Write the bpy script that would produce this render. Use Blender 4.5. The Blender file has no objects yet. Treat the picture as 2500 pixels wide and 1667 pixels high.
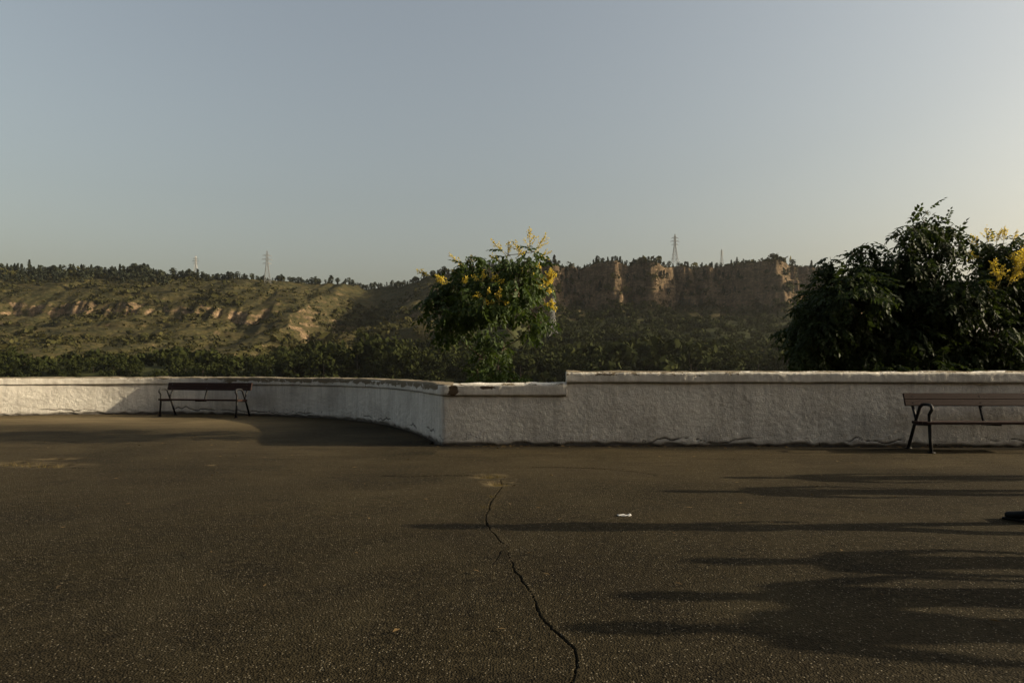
import bpy, math, random
import numpy as np
from mathutils import Vector, Matrix

random.seed(7)
RNG = np.random.default_rng(11)
S = bpy.context.scene
COL = S.collection
PI = math.pi

# ------------------------------------------------------------------ camera
F, CX, HY, H = 1667.0, 1250.0, 897.0, 1.25      # focal length in photo pixels, principal x, horizon row, eye height
cam_data = bpy.data.cameras.new('camera')
cam = bpy.data.objects.new('camera', cam_data)
COL.objects.link(cam)
cam.location = (0, 0, H)
cam.rotation_euler = (PI / 2, 0, 0)
cam_data.sensor_width = 36
cam_data.lens = 24.0
cam_data.shift_y = 64 / 2500
cam_data.clip_start = 0.05
cam_data.clip_end = 9000
S.camera = cam
HAZE = 0.000045

# ------------------------------------------------------------------ light
SUN_EL = math.radians(18.5)
SUN_AZ = math.radians(91.0)                     # clockwise from +Y
world = bpy.data.worlds.new('World')
S.world = world
world.use_nodes = True
wn = world.node_tree
wn.nodes.clear()
wo = wn.nodes.new('ShaderNodeOutputWorld')
wb = wn.nodes.new('ShaderNodeBackground')
ws = wn.nodes.new('ShaderNodeTexSky')
ws.sky_type = 'NISHITA'
ws.sun_disc = False
ws.sun_elevation = SUN_EL
ws.sun_rotation = SUN_AZ
ws.altitude = 500
ws.air_density = 1.6
ws.dust_density = 8.5
ws.ozone_density = 1.0
wb.inputs['Strength'].default_value = 0.107
wh = wn.nodes.new('ShaderNodeHueSaturation'); wh.inputs['Saturation'].default_value = 0.6
wn.links.new(ws.outputs[0], wh.inputs['Color'])
wn.links.new(wh.outputs[0], wb.inputs['Color'])
wn.links.new(wb.outputs[0], wo.inputs['Surface'])

sun_data = bpy.data.lights.new('sun', 'SUN')
sun_data.energy = 5.0
sun_data.angle = math.radians(0.6)
sun_data.color = (1.0, 0.83, 0.58)
sun = bpy.data.objects.new('sun', sun_data)
COL.objects.link(sun)
sd = Vector((math.sin(SUN_AZ) * math.cos(SUN_EL), math.cos(SUN_AZ) * math.cos(SUN_EL), math.sin(SUN_EL)))
sun.rotation_euler = sd.to_track_quat('Z', 'Y').to_euler()
sun.location = (30, 0, 30)

S.view_settings.view_transform = 'Standard'
S.view_settings.look = 'None'
S.view_settings.exposure = 0.62
S.view_settings.gamma = 1.0
S.view_settings.use_curve_mapping = False
S.render.engine = 'CYCLES'

# ------------------------------------------------------------------ helpers
def G(x, y):
    """photo pixel on the ground -> (X, Y)"""
    d = H * F / (y - HY)
    return ((x - CX) * d / F, d)

def P(x, y, d):
    """photo pixel at distance d -> world point"""
    return np.array([(x - CX) * d / F, d, H + (HY - y) * d / F])

def tag(o, label=None, cat=None, group=None, kind=None):
    if label: o['label'] = label
    if cat: o['category'] = cat
    if group: o['group'] = group
    if kind: o['kind'] = kind
    return o

def empty(name, loc, rz=0.0):
    o = bpy.data.objects.new(name, None)
    COL.objects.link(o)
    o.location = loc
    o.rotation_euler = (0, 0, rz)
    o.empty_display_size = 0.2
    return o

def mesh_obj(name, v, f, mats, parent=None, smooth=True, midx=None, uv=None):
    """v (n,3), f (m,3) or (m,4) array or a list of such arrays"""
    v = np.asarray(v, dtype=np.float32)
    fl = f if isinstance(f, list) else [f]
    fl = [np.asarray(a, dtype=np.int32) for a in fl if len(a)]
    me = bpy.data.meshes.new(name)
    me.vertices.add(len(v))
    me.vertices.foreach_set('co', v.ravel())
    nl = sum(a.size for a in fl)
    nf = sum(len(a) for a in fl)
    me.loops.add(nl)
    me.loops.foreach_set('vertex_index', np.concatenate([a.ravel() for a in fl]))
    me.polygons.add(nf)
    tot = np.concatenate([np.full(len(a), a.shape[1], dtype=np.int32) for a in fl])
    start = np.concatenate([[0], np.cumsum(tot)[:-1]]).astype(np.int32)
    me.polygons.foreach_set('loop_start', start)
    me.polygons.foreach_set('loop_total', tot)
    if smooth:
        me.polygons.foreach_set('use_smooth', np.ones(nf, dtype=bool))
    if midx is not None:
        me.polygons.foreach_set('material_index', np.asarray(midx, dtype=np.int32))
    for m in (mats if isinstance(mats, (list, tuple)) else [mats]):
        me.materials.append(m)
    me.update(calc_edges=True)
    me.validate()
    o = bpy.data.objects.new(name, me)
    COL.objects.link(o)
    if parent: o.parent = parent
    return o

def _hash(ix, iy, iz, seed):
    h = (ix * 374761393 + iy * 668265263 + iz * 2147483647 + seed * 974634777) & 0xFFFFFFFF
    h = ((h ^ (h >> 13)) * 1274126177) & 0xFFFFFFFF
    h = (h ^ (h >> 16)) & 0xFFFFFFFF
    return h.astype(np.float64) / 4294967295.0

def vnoise(x, y, z=None, seed=0):
    """value noise in -1..1"""
    x = np.asarray(x, float); y = np.asarray(y, float)
    z = np.zeros_like(x) if z is None else np.asarray(z, float)
    x0, y0, z0 = np.floor(x), np.floor(y), np.floor(z)
    fx, fy, fz = x - x0, y - y0, z - z0
    fx = fx * fx * (3 - 2 * fx); fy = fy * fy * (3 - 2 * fy); fz = fz * fz * (3 - 2 * fz)
    ix, iy, iz = x0.astype(np.int64), y0.astype(np.int64), z0.astype(np.int64)
    r = 0
    for a in (0, 1):
        wa = fx if a else 1 - fx
        for b in (0, 1):
            wbb = fy if b else 1 - fy
            for c in (0, 1):
                wc = fz if c else 1 - fz
                r = r + wa * wbb * wc * _hash(ix + a, iy + b, iz + c, seed)
    return r * 2 - 1

def fbm(x, y, z=None, oct=4, seed=0):
    a, s, t = 1.0, 0.0, 0.0
    z = np.zeros_like(np.asarray(x, float)) if z is None else z
    for i in range(oct):
        s = s + a * vnoise(x * 2 ** i + i * 17.3, y * 2 ** i + i * 9.1, z * 2 ** i, seed + i)
        t += a
        a *= 0.5
    return s / t

def normals_of(v, f):
    a, b, c, d = (v[f[:, i]] for i in range(4))
    n = np.cross(c - a, d - b)
    out = np.zeros_like(v)
    for i in range(4):
        np.add.at(out, f[:, i], n)
    l = np.linalg.norm(out, axis=1, keepdims=True)
    return out / np.maximum(l, 1e-9)

def grid_faces(nr, nc):
    r, c = np.meshgrid(np.arange(nr - 1), np.arange(nc - 1), indexing='ij')
    i = (r * nc + c).ravel()
    return np.stack([i, i + 1, i + nc + 1, i + nc], 1)

class MB:
    """collects boxes and tubes into one mesh"""
    def __init__(s): s.v, s.f, s.n = [], [], 0
    def add(s, v, f):
        s.v.append(np.asarray(v, float)); s.f += [tuple(int(i) + s.n for i in q) for q in f]; s.n += len(v)
    def box(s, c, sz, rot=None):
        x, y, z = np.array(sz) / 2
        v = np.array([[a, b, d] for a in (-x, x) for b in (-y, y) for d in (-z, z)])
        if rot is not None: v = v @ np.array(rot).T
        s.add(v + np.array(c), [(0, 1, 3, 2), (4, 6, 7, 5), (0, 4, 5, 1), (2, 3, 7, 6), (0, 2, 6, 4), (1, 5, 7, 3)])
    def bar(s, a, b, w, h=None, up=(0, 0, 1)):
        a, b = np.array(a, float), np.array(b, float)
        h = w if h is None else h
        d = b - a; L = np.linalg.norm(d)
        if L < 1e-6: return
        d /= L
        u = np.cross(up, d)
        if np.linalg.norm(u) < 1e-3: u = np.cross((1, 0, 0), d)
        u /= np.linalg.norm(u); t = np.cross(d, u)
        s.box((a + b) / 2, (L, w, h), np.stack([d, u, t], 1))
    def tube(s, pts, r, n=8, cap=True, flat=1.0):
        pts = [np.array(p, float) for p in pts]
        rs = r if hasattr(r, '__len__') else [r] * len(pts)
        ring = []
        u = None
        for i, p in enumerate(pts):
            d = pts[min(i + 1, len(pts) - 1)] - pts[max(i - 1, 0)]
            d /= max(np.linalg.norm(d), 1e-9)
            if u is None:
                u = np.cross(d, (0, 0, 1) if abs(d[2]) < .9 else (1, 0, 0))
            u = u - d * np.dot(u, d); u /= np.linalg.norm(u)
            w = np.cross(d, u)
            ring.append([p + rs[i] * (math.cos(k * 2 * PI / n) * u + flat * math.sin(k * 2 * PI / n) * w) for k in range(n)])
        v = [q for r_ in ring for q in r_]
        f = [(i * n + k, i * n + (k + 1) % n, (i + 1) * n + (k + 1) % n, (i + 1) * n + k) for i in range(len(pts) - 1) for k in range(n)]
        if cap:
            f.append(tuple(range(n))[::-1]); f.append(tuple((len(pts) - 1) * n + k for k in range(n)))
        s.add(v, f)
    def build(s, name, mat, parent=None, smooth=False, bevel=0.0):
        me = bpy.data.meshes.new(name)
        me.from_pydata([tuple(p) for p in np.concatenate(s.v)], [], s.f)
        me.materials.append(mat)
        if smooth:
            for p in me.polygons: p.use_smooth = True
        me.update()
        o = bpy.data.objects.new(name, me); COL.objects.link(o)
        if parent: o.parent = parent
        if bevel:
            b = o.modifiers.new('bevel', 'BEVEL'); b.width = bevel; b.segments = 2; b.limit_method = 'ANGLE'
        return o

# ------------------------------------------------------------------ materials
class NT:
    def __init__(s, name):
        s.m = bpy.data.materials.new(name); s.m.use_nodes = True
        s.t = s.m.node_tree; s.t.nodes.clear()
        s.out = s.t.nodes.new('ShaderNodeOutputMaterial')
        s.co = None
    def n(s, kind, **kw):
        nd = s.t.nodes.new('ShaderNode' + kind)
        for k, v in kw.items():
            if k.startswith('i_'):
                nd.inputs[k[2:].replace('_', ' ')].default_value = v
            else: setattr(nd, k, v)
        return nd
    def l(s, a, b): s.t.links.new(a, b)
    def coord(s, scale=(1, 1, 1), kind='Object', loc=(0, 0, 0)):
        c = s.n('TexCoord'); mp = s.n('Mapping')
        mp.inputs['Scale'].default_value = scale
        mp.inputs['Location'].default_value = loc
        s.l(c.outputs[kind], mp.inputs[0]); return mp.outputs[0]
    def noise(s, co, scale, detail=4, rough=.55, dist=0.0):
        nd = s.n('TexNoise'); nd.inputs['Scale'].default_value = scale; nd.inputs['Detail'].default_value = detail
        nd.inputs['Roughness'].default_value = rough; nd.inputs['Distortion'].default_value = dist
        s.l(co, nd.inputs['Vector']); return nd.outputs['Fac']
    def vor(s, co, scale, feature='F1', out='Distance'):
        nd = s.n('TexVoronoi', feature=feature); nd.inputs['Scale'].default_value = scale
        s.l(co, nd.inputs['Vector']); return nd.outputs[out]
    def ramp(s, fac, stops):
        r = s.n('ValToRGB'); e = r.color_ramp.elements
        while len(e) > 1: e.remove(e[-1])
        def cc(c): return (c, c, c, 1) if not hasattr(c, '__len__') else tuple(c) + (1,)
        e[0].position = stops[0][0]; e[0].color = cc(stops[0][1])
        for p, c in stops[1:]:
            q = e.new(p); q.color = cc(c)
        s.l(fac, r.inputs[0]); return r.outputs[0]
    def mix(s, fac, a, b, mode='MIX'):
        m = s.n('MixRGB', blend_type=mode)
        for sock, v in ((m.inputs[0], fac), (m.inputs[1], a), (m.inputs[2], b)):
            if hasattr(v, 'is_linked') or hasattr(v, 'node'): s.l(v, sock)
            elif hasattr(v, '__len__'): sock.default_value = tuple(v) + (1,)
            else: sock.default_value = v if sock.type == 'VALUE' else (v, v, v, 1)
        return m.outputs[0]
    def math(s, op, a, b=None, clamp=False):
        m = s.n('Math', operation=op, use_clamp=clamp)
        for sock, v in ((m.inputs[0], a), (m.inputs[1], b)):
            if v is None: continue
            if hasattr(v, 'node'): s.l(v, sock)
            else: sock.default_value = v
        return m.outputs[0]
    def bump(s, h, strength=.5, dist=.01, nrm=None):
        b = s.n('Bump'); b.inputs['Strength'].default_value = strength; b.inputs['Distance'].default_value = dist
        s.l(h, b.inputs['Height'])
        if nrm: s.l(nrm, b.inputs['Normal'])
        return b.outputs[0]
    def bsdf(s, col, rough=.8, nrm=None, spec=.3, metal=0.0):
        p = s.n('BsdfPrincipled')
        if hasattr(col, 'node'): s.l(col, p.inputs['Base Color'])
        else: p.inputs['Base Color'].default_value = tuple(col) + (1,)
        if hasattr(rough, 'node'): s.l(rough, p.inputs['Roughness'])
        else: p.inputs['Roughness'].default_value = rough
        p.inputs['Specular IOR Level'].default_value = spec
        p.inputs['Metallic'].default_value = metal
        if nrm: s.l(nrm, p.inputs['Normal'])
        s.l(p.outputs[0], s.out.inputs[0]); return p

def simple_mat(name, col, var=.25, scale=30, rough=.7, bump=.2, dist=.004, spec=.3, metal=0.0):
    t = NT(name); co = t.coord()
    n = t.noise(co, scale, 5)
    c = t.mix(n, tuple(x * (1 - var) for x in col), tuple(min(1, x * (1 + var)) for x in col))
    t.bsdf(c, rough, t.bump(n, bump, dist), spec, metal)
    return t.m

# asphalt ------------------------------------------------------------
t = NT('asphalt')
co = t.coord()
big = t.noise(co, .35, 5, .6)
mid = t.noise(co, 2.2, 7, .75, .4)
grain = t.mix(.42, t.mix(.5, t.noise(co, 130, 3, .7), t.noise(co, 48, 3, .8)), t.noise(co, 17, 4, .9))
v1 = t.vor(co, 95)
v2 = t.vor(co, 95, 'F1', 'Color')
sep = t.n('SeparateColor'); t.l(v2, sep.inputs[0])
base = t.ramp(grain, [(.40, (.002, .0018, .001)), (.50, (.015, .0125, .0068)), (.59, (.058, .047, .027))])
base = t.mix(t.ramp(mid, [(.35, 0.0), (.7, .5)]), base, (.036, .028, .0125))
base = t.mix(t.ramp(big, [(.4, 0.0), (.65, .45)]), base, (.016, .0128, .0085))
speck = t.math('MULTIPLY', t.ramp(sep.outputs[0], [(.90, 0.0), (.93, 1.0)]), t.ramp(v1, [(.25, 1.0), (.4, 0.0)]))
pat = t.noise(co, .9, 7, .7, .8)
base = t.mix(t.ramp(pat, [(.48, 0.0), (.66, .55)]), base, (.040, .033, .018))
base = t.mix(t.ramp(pat, [(.28, .55), (.42, 0.0)]), base, (.010, .009, .006))
base = t.mix(speck, base, (.24, .21, .15))
# dust blown against the far wall and round the potholes, plus painted far brightening
at = t.n('Attribute', attribute_name='dust'); dustn = t.noise(t.coord((.6, 3, 1)), 1.6, 6, .65, 1.0)
df = t.math('MULTIPLY', at.outputs['Fac'], t.ramp(dustn, [(.3, .35), (.55, 1.0)]))
base = t.mix(df, base, (.17, .13, .070))
ad = t.n('Attribute', attribute_name='dirt_and_dark')
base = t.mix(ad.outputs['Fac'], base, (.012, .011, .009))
hgt = t.mix(.45, grain, v1)
t.bsdf(base, .9, t.bump(hgt, 1.0, .016), .05)
M_ASPHALT = t.m

# rough white lime plaster -------------------------------------------------
def plaster(name, coping):
    t = NT(name); co = t.coord()
    n1 = t.noise(co, 22, 6, .65, .6)
    n2 = t.noise(co, 70, 4, .6)
    st = t.noise(t.coord((5, 5, .55)), 1.6, 6, .7)           # vertical rain streaks
    bl = t.noise(co, 1.3, 5, .6)
    sx = t.n('SeparateXYZ'); t.l(t.coord(), sx.inputs[0])
    col = t.mix(t.ramp(st, [(.44, 0.0), (.68, .6)]), (.80, .765, .68), (.42, .395, .34))
    col = t.mix(t.ramp(bl, [(.48, 0.0), (.68, .6)]), col, (.46, .43, .38))
    col = t.mix(t.ramp(n1, [(.25, .55), (.42, 0.0)]), col, (.34, .32, .28))
    if not coping:
        # dirt splashed on the lowest hand's breadth, flaked spots near the foot
        foot = t.math('ADD', sx.outputs[2], t.math('MULTIPLY', t.noise(co, 5, 5, .7), .16))
        col = t.mix(t.ramp(foot, [(.07, .9), (.19, 0.0)]), col, (.20, .18, .15))
        low = t.math('MULTIPLY', t.ramp(t.noise(co, 9, 5, .7, .8), [(.64, 0.0), (.67, 1.0)]), t.ramp(sx.outputs[2], [(.12, 1.0), (.28, 0.0)]))
        col = t.mix(low, col, (.06, .055, .05))
    else:
        at = t.n('Attribute', attribute_name='peel')
        pn = t.noise(t.coord((1, 1, 2.2)), 3.4, 6, .7, .5)
        f = t.math('ADD', at.outputs['Fac'], pn)
        fl = t.ramp(f, [(.95, 0.0), (.97, 1.0)])
        cem = t.mix(n2, (.30, .25, .17), (.17, .145, .105))
        col = t.mix(fl, col, cem)
        br = t.n('Attribute', attribute_name='brown')
        col = t.mix(t.ramp(t.math('MULTIPLY', t.math('ADD', br.outputs['Fac'], t.math('MULTIPLY', pn, 2.4)), .4), [(.70, 0.0), (.71, 1.0)]), col, (.12, .088, .055))
    cr = t.n('Attribute', attribute_name='crack')
    col = t.mix(cr.outputs['Fac'], col, (.035, .03, .025))
    h = t.mix(.4, t.noise(co, 32, 5, .7, .9), n2)
    t.bsdf(col, .95, t.bump(h, 1.0, .026), .08)
    return t.m
M_PLASTER = plaster('white_plaster', False)
M_COPING = plaster('coping_plaster', True)

# hills -----------------------------------------------------------------
t = NT('hillside_earth')
co = t.coord()
geo = t.n('NewGeometry'); sx = t.n('SeparateXYZ'); t.l(geo.outputs['True Normal'], sx.inputs[0])
na = t.noise(t.coord((.02, .02, .09)), 1.0, 8, .65, .4)
nb = t.noise(t.coord((.1, .1, .35)), 1.0, 8, .7)
nc = t.noise(t.coord((.35, .35, .5)), 1.0, 6, .7)
grass = t.ramp(nb, [(.30, (.020, .020, .007)), (.44, (.042, .035, .014)), (.58, (.095, .075, .029)), (.75, (.19, .145, .058))])
grass = t.mix(t.ramp(na, [(.42, 0.0), (.60, .8)]), grass, (.055, .048, .022))
vs = t.mix(.45, t.noise(t.coord((.14, .14, .03)), 1.0, 7, .75, .8), t.noise(t.coord((.05, .05, .22)), 1.0, 6, .7, .8))
nd = t.noise(t.coord((.22, .22, .6)), 1.0, 5, .75)
grass = t.mix(t.ramp(nd, [(.42, 0.0), (.53, .92)]), grass, (.022, .023, .009))
bands = t.noise(t.coord((.03, .03, .14)), 1.0, 6, .7, .6)
grass = t.mix(t.ramp(bands, [(.48, 0.0), (.58, .7)]), grass, (.052, .042, .018))
rock = t.ramp(nc, [(.3, (.10, .065, .04)), (.5, (.23, .155, .09)), (.7, (.40, .29, .18))])
ox = t.n('SeparateXYZ'); t.l(t.coord(), ox.inputs[0])
rock = t.mix(t.ramp(t.math('MULTIPLY', ox.outputs[0], .01), [(.0, 0.0), (.5, .75)]), rock, t.ramp(nc, [(.3, (.05, .034, .02)), (.5, (.12, .082, .05)), (.72, (.30, .215, .13))]))
rock = t.mix(t.ramp(vs, [(.42, .92), (.60, .1)]), rock, (.050, .038, .022))
steep = t.math('ADD', sx.outputs[2], t.math('MULTIPLY', t.math('SUBTRACT', nb, .5), .55))
sf = t.ramp(steep, [(.47, 1.0), (.63, 0.0)])
col = t.mix(sf, grass, rock)
wd = t.n('Attribute', attribute_name='wood')
col = t.mix(wd.outputs['Fac'], col, t.mix(nb, (.02, .026, .010), (.055, .055, .022)))
t.bsdf(col, .95, t.bump(t.mix(.5, nb, nc), 1.0, 1.6), .05)
M_HILL = t.m

def leaf_mat(name, c0, c1, trans=.35, scale=6.0, rough=.62, spec=.2):
    t = NT(name); co = t.coord()
    oi = t.n('ObjectInfo')
    n = t.noise(co, scale, 4, .7)
    col = t.mix(t.ramp(n, [(.3, 0.0), (.7, 1.0)]), c0, c1)
    p = t.n('BsdfPrincipled'); t.l(col, p.inputs['Base Color']); p.inputs['Roughness'].default_value = rough
    p.inputs['Specular IOR Level'].default_value = spec
    tr = t.n('BsdfTranslucent'); t.l(t.mix(.5, col, (c1[0] * 1.6, c1[1] * 1.5, c1[2] * .7)), tr.inputs[0])
    mx = t.n('MixShader'); mx.inputs[0].default_value = trans
    t.l(p.outputs[0], mx.inputs[1]); t.l(tr.outputs[0], mx.inputs[2]); t.l(mx.outputs[0], t.out.inputs[0])
    return t.m
M_LEAF = leaf_mat('leaf_green', (.012, .027, .006), (.050, .080, .015), .28, 9)
M_LEAF_DARK = leaf_mat('leaf_dark_green', (.012, .022, .006), (.035, .055, .012), .25)
M_FLOWER = leaf_mat('yellow_blossom', (.44, .35, .04), (.68, .55, .09), .35, 20)
M_POD = leaf_mat('pale_stalk', (.25, .22, .08), (.40, .36, .14), .2, 20)
M_WOODLAND = leaf_mat('woodland_green', (.006, .010, .003), (.034, .038, .009), .08, .16, .9, .05)
M_SCRUB = leaf_mat('scrub_green', (.018, .021, .007), (.065, .058, .020), .08, .07, .9, .05)
M_PINE = leaf_mat('pine_green', (.016, .020, .012), (.036, .040, .020), .05, .1, .8, .1)
M_BARK = simple_mat('bark', (.085, .065, .045), .5, 14, .9, .8, .02, .1)
M_STEEL = simple_mat('galvanised_steel', (.16, .16, .15), .15, 1, .5, .1, .01, .4, .3)
M_IRON = simple_mat('black_iron', (.010, .010, .010), .3, 40, .65, .3, .003, .25)
# bench paint
def bench_paint():
    t = NT('brown_bench_paint'); co = t.coord((.6, 8, 8))
    n = t.noise(co, 6, 6, .65)
    wear = t.ramp(t.noise(t.coord((1, 3, 3)), 9, 6, .75), [(.70, 0.0), (.74, 1.0)])
    col = t.mix(n, (.018, .008, .006), (.036, .016, .011))
    col = t.mix(wear, col, (.10, .06, .04))
    t.bsdf(col, .7, t.bump(n, .4, .003), .2)
    return t.m
M_BENCH = bench_paint()
M_PAPER = simple_mat('paper_white', (.5, .49, .46), .1, 60, .8, .3, .003)
M_DRYGRASS = leaf_mat('dry_grass', (.07, .055, .02), (.16, .125, .05), .2, 30, .8, .1)

# ------------------------------------------------------------------ wall lines
WALL_X = np.array([-40, -26, -19, -15.5, -13.3, -11.7, -10.4, -9.3, -8.1, -6.9, -5.8, -4.85, -4.0, -3.25, -2.65, -2.15, -1.75, -1.40, -1.13])
WALL_Y = np.array([7.6, 13.0, 15.75, 17.0, 17.70, 18.14, 18.37, 18.40, 18.25, 17.93, 17.5, 17.0, 16.4, 15.6, 14.7, 13.7, 12.75, 11.75, 10.95])
CORNER = np.array([-1.13, 10.95])
TILT = math.tan(math.radians(1.5))
def front_y(X): return CORNER[1] - (X - CORNER[0]) * TILT

def smooth_poly(px, py, n):
    """Catmull-Rom through the points"""
    pts = np.stack([px, py], 1); out = []
    for i in range(len(pts) - 1):
        p0 = pts[max(i - 1, 0)]; p1 = pts[i]; p2 = pts[i + 1]; p3 = pts[min(i + 2, len(pts) - 1)]
        for u in np.linspace(0, 1, 24, endpoint=False):
            out.append(.5 * ((2 * p1) + (-p0 + p2) * u + (2 * p0 - 5 * p1 + 4 * p2 - p3) * u * u + (-p0 + 3 * p1 - 3 * p2 + p3) * u ** 3))
    out.append(pts[-1]); out = np.array(out)
    return out

def resample(p, step):
    d = np.concatenate([[0], np.cumsum(np.linalg.norm(np.diff(p, axis=0), axis=1))])
    n = max(2, int(d[-1] / step)); s = np.linspace(0, d[-1], n)
    return np.stack([np.interp(s, d, p[:, 0]), np.interp(s, d, p[:, 1])], 1)

arc = smooth_poly(WALL_X, WALL_Y, 24)

# ------------------------------------------------------------------ the terrace
crack_px = [(1168, 1160), (1200, 1163), (1222, 1172), (1226, 1188), (1212, 1208), (1198, 1228), (1189, 1255), (1189, 1282), (1206, 1306), (1236, 1336), (1246, 1362), (1252, 1385), (1270, 1410), (1290, 1437), (1302, 1460), (1312, 1490), (1330, 1520), (1352, 1546), (1386, 1566), (1399, 1590), (1402, 1625), (1396, 1672), (1380, 1750)]
crack = np.array([G(*p) for p in crack_px])
crack_b = np.array([G(*p) for p in [(930, 1160), (1000, 1163), (1080, 1160), (1168, 1161)]])
crack_c = np.array([G(*p) for p in [(1300, 1140), (1400, 1141), (1480, 1145), (1560, 1152), (1600, 1160)]])
crack_d = np.array([G(*p) for p in [(-60, 1136), (10, 1132), (60, 1136), (110, 1133), (150, 1138), (200, 1143)]])
crack_e = np.array([G(*p) for p in [(110, 1121), (140, 1117), (170, 1119)]])

def seg_dist(x, y, poly):
    d = np.full(x.shape, 1e9)
    for a, b in zip(poly[:-1], poly[1:]):
        ab = b - a; t_ = np.clip(((x - a[0]) * ab[0] + (y - a[1]) * ab[1]) / max(ab @ ab, 1e-9), 0, 1)
        d = np.minimum(d, np.hypot(x - a[0] - t_ * ab[0], y - a[1] - t_ * ab[1]))
    return d

xs = np.concatenate([np.arange(-34, -4, .11), np.arange(-4, -.75, .05), np.arange(-.75, .75, .006), np.arange(.75, 3, .05), np.arange(3, 27, .11)])
ys = np.concatenate([np.arange(-6, 2.3, .15), np.arange(2.3, 6.2, .009), np.arange(6.2, 9.6, .02), np.arange(9.6, 18.6, .07)])
X, Y = np.meshgrid(xs, ys, indexing='xy')
wx = X + .012 * vnoise(X * 9, Y * 9, seed=3) + .006 * vnoise(X * 31, Y * 31, seed=5)
wy = Y + .012 * vnoise(X * 9, Y * 9, seed=4) + .006 * vnoise(X * 31, Y * 31, seed=6)
Z = .012 * fbm(X * .5, Y * .5, oct=3, seed=2)
near = (np.abs(X) < 1.6)
dc = np.full(X.shape, 9.0)
dc[near] = seg_dist(wx[near], wy[near], crack)
wid = .0026 + .0024 * vnoise(X * 4, Y * 4, seed=9)
gr = np.clip(1.25 - dc / wid, 0, 1)
Z = Z - .022 * gr ** .7 + .004 * np.exp(-(dc / .035) ** 2) * (X < 99)
dirt_and_dark = np.clip(gr * 1.0, 0, .9)
for br in ([(1189, 1282), (1160, 1296), (1138, 1299), (1110, 1310)], [(1252, 1385), (1282, 1393), (1322, 1390), (1350, 1402)], [(1330, 1520), (1305, 1535), (1290, 1562), (1262, 1580)], [(1236, 1336), (1215, 1352), (1205, 1375)]):
    d3 = np.full(X.shape, 9.0); d3[near] = seg_dist(wx[near], wy[near], np.array([G(*p) for p in br]))
    g3 = np.clip(1 - d3 / .005, 0, 1) * np.clip(.8 + vnoise(X * 20, Y * 20, seed=31), 0, 1)
    Z = Z - .008 * g3; dirt_and_dark = np.maximum(dirt_and_dark, g3 * .8)
for cb in (crack_b, crack_c, crack_d, crack_e):
    m = (Y > 7) & (Y < 10)
    d2 = np.full(X.shape, 9.0); d2[m] = seg_dist(wx[m], wy[m], cb)
    g2 = np.clip(1 - d2 / .035, 0, 1)
    Z = Z - .012 * g2; dirt_and_dark = np.maximum(dirt_and_dark, g2 * .55)
dust = np.zeros(X.shape)
for (hx, hy, rx, ry, dp) in [(1195, 1163, .14, .10, .045), (1215, 1180, .12, .13, .05), (30, 1131, .35, .18, .05), (120, 1136, .3, .14, .045), (140, 1118, .2, .08, .03), (515, 1135, .05, .04, .015)]:
    gx, gy = G(hx, hy)
    e = np.exp(-(((wx - gx) / rx) ** 2 + ((wy - gy) / ry) ** 2) * 1.5 + .6 * vnoise(X * 12, Y * 12, seed=12))
    Z = Z - dp * np.clip(e, 0, 1)
    dust = np.maximum(dust, .6 * np.clip(np.exp(-(((wx - gx) / (rx * 1.5)) ** 2 + ((wy - gy) / (ry * 1.6)) ** 2)) * (1.1 + 1.2 * vnoise(X * 14, Y * 14, seed=16)), 0, 1))
    dirt_and_dark = np.maximum(dirt_and_dark, np.clip(e - .75, 0, 1) * .8)
# dusty strip in front of the curved wall and asphalt darkened along the foot of every wall
ax_, ay_ = arc[:, 0], arc[:, 1]
dw = np.full(X.shape, 30.0)
m = (Y > 8.5)
dw[m] = seg_dist(X[m], Y[m], np.concatenate([arc[::6], [CORNER]]))
dust = np.maximum(dust, np.exp(-((dw - 1.8) / 1.9) ** 2) * np.clip((-X - 3.5) / 3, 0, 1) * np.clip(.9 + .5 * vnoise(X * .5, Y * .9, seed=24), 0, 1))
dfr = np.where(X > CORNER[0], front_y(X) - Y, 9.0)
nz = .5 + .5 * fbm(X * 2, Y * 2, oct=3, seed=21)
dirt_and_dark = np.maximum(dirt_and_dark, np.clip(1.3 - np.abs(dfr) / (.28 + .30 * nz), 0, 1) * .8)
dirt_and_dark = np.maximum(dirt_and_dark, np.clip(1.0 - dw / (.1 + .2 * nz), 0, 1) * .7)
dust = np.maximum(dust, .35 * np.clip(1 - np.abs(dfr - .9) / .8, 0, 1) * nz)
dust = np.maximum(dust, np.clip((Y - 4.5) / 6, 0, 1) * np.clip(.16 + .22 * fbm(X * .7, Y * .9, oct=4, seed=27), 0, .4))  # drifted dust, plus grazing-light brightening with distance put into the colour
fa = grid_faces(len(ys), len(xs))
cxx = X.ravel()[fa].mean(1); cyy = Y.ravel()[fa].mean(1)
ymax = np.where(cxx < CORNER[0], np.interp(cxx, ax_, ay_) + .1, front_y(cxx) + .16)
ymax = np.where((cxx > -1.35) & (cxx < -1.0), 11.15, ymax)
keep = cyy < ymax
# face order so that normals point up
ter = mesh_obj('terrace_pavement', np.stack([X.ravel(), Y.ravel(), Z.ravel()], 1), fa[keep], M_ASPHALT)
for nm, arr in (('dust', dust), ('dirt_and_dark', dirt_and_dark)):
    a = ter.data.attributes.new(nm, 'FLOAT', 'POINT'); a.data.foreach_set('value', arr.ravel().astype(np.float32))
tag(ter, 'worn brown grey asphalt terrace with a long wandering crack', kind='structure')

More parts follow.
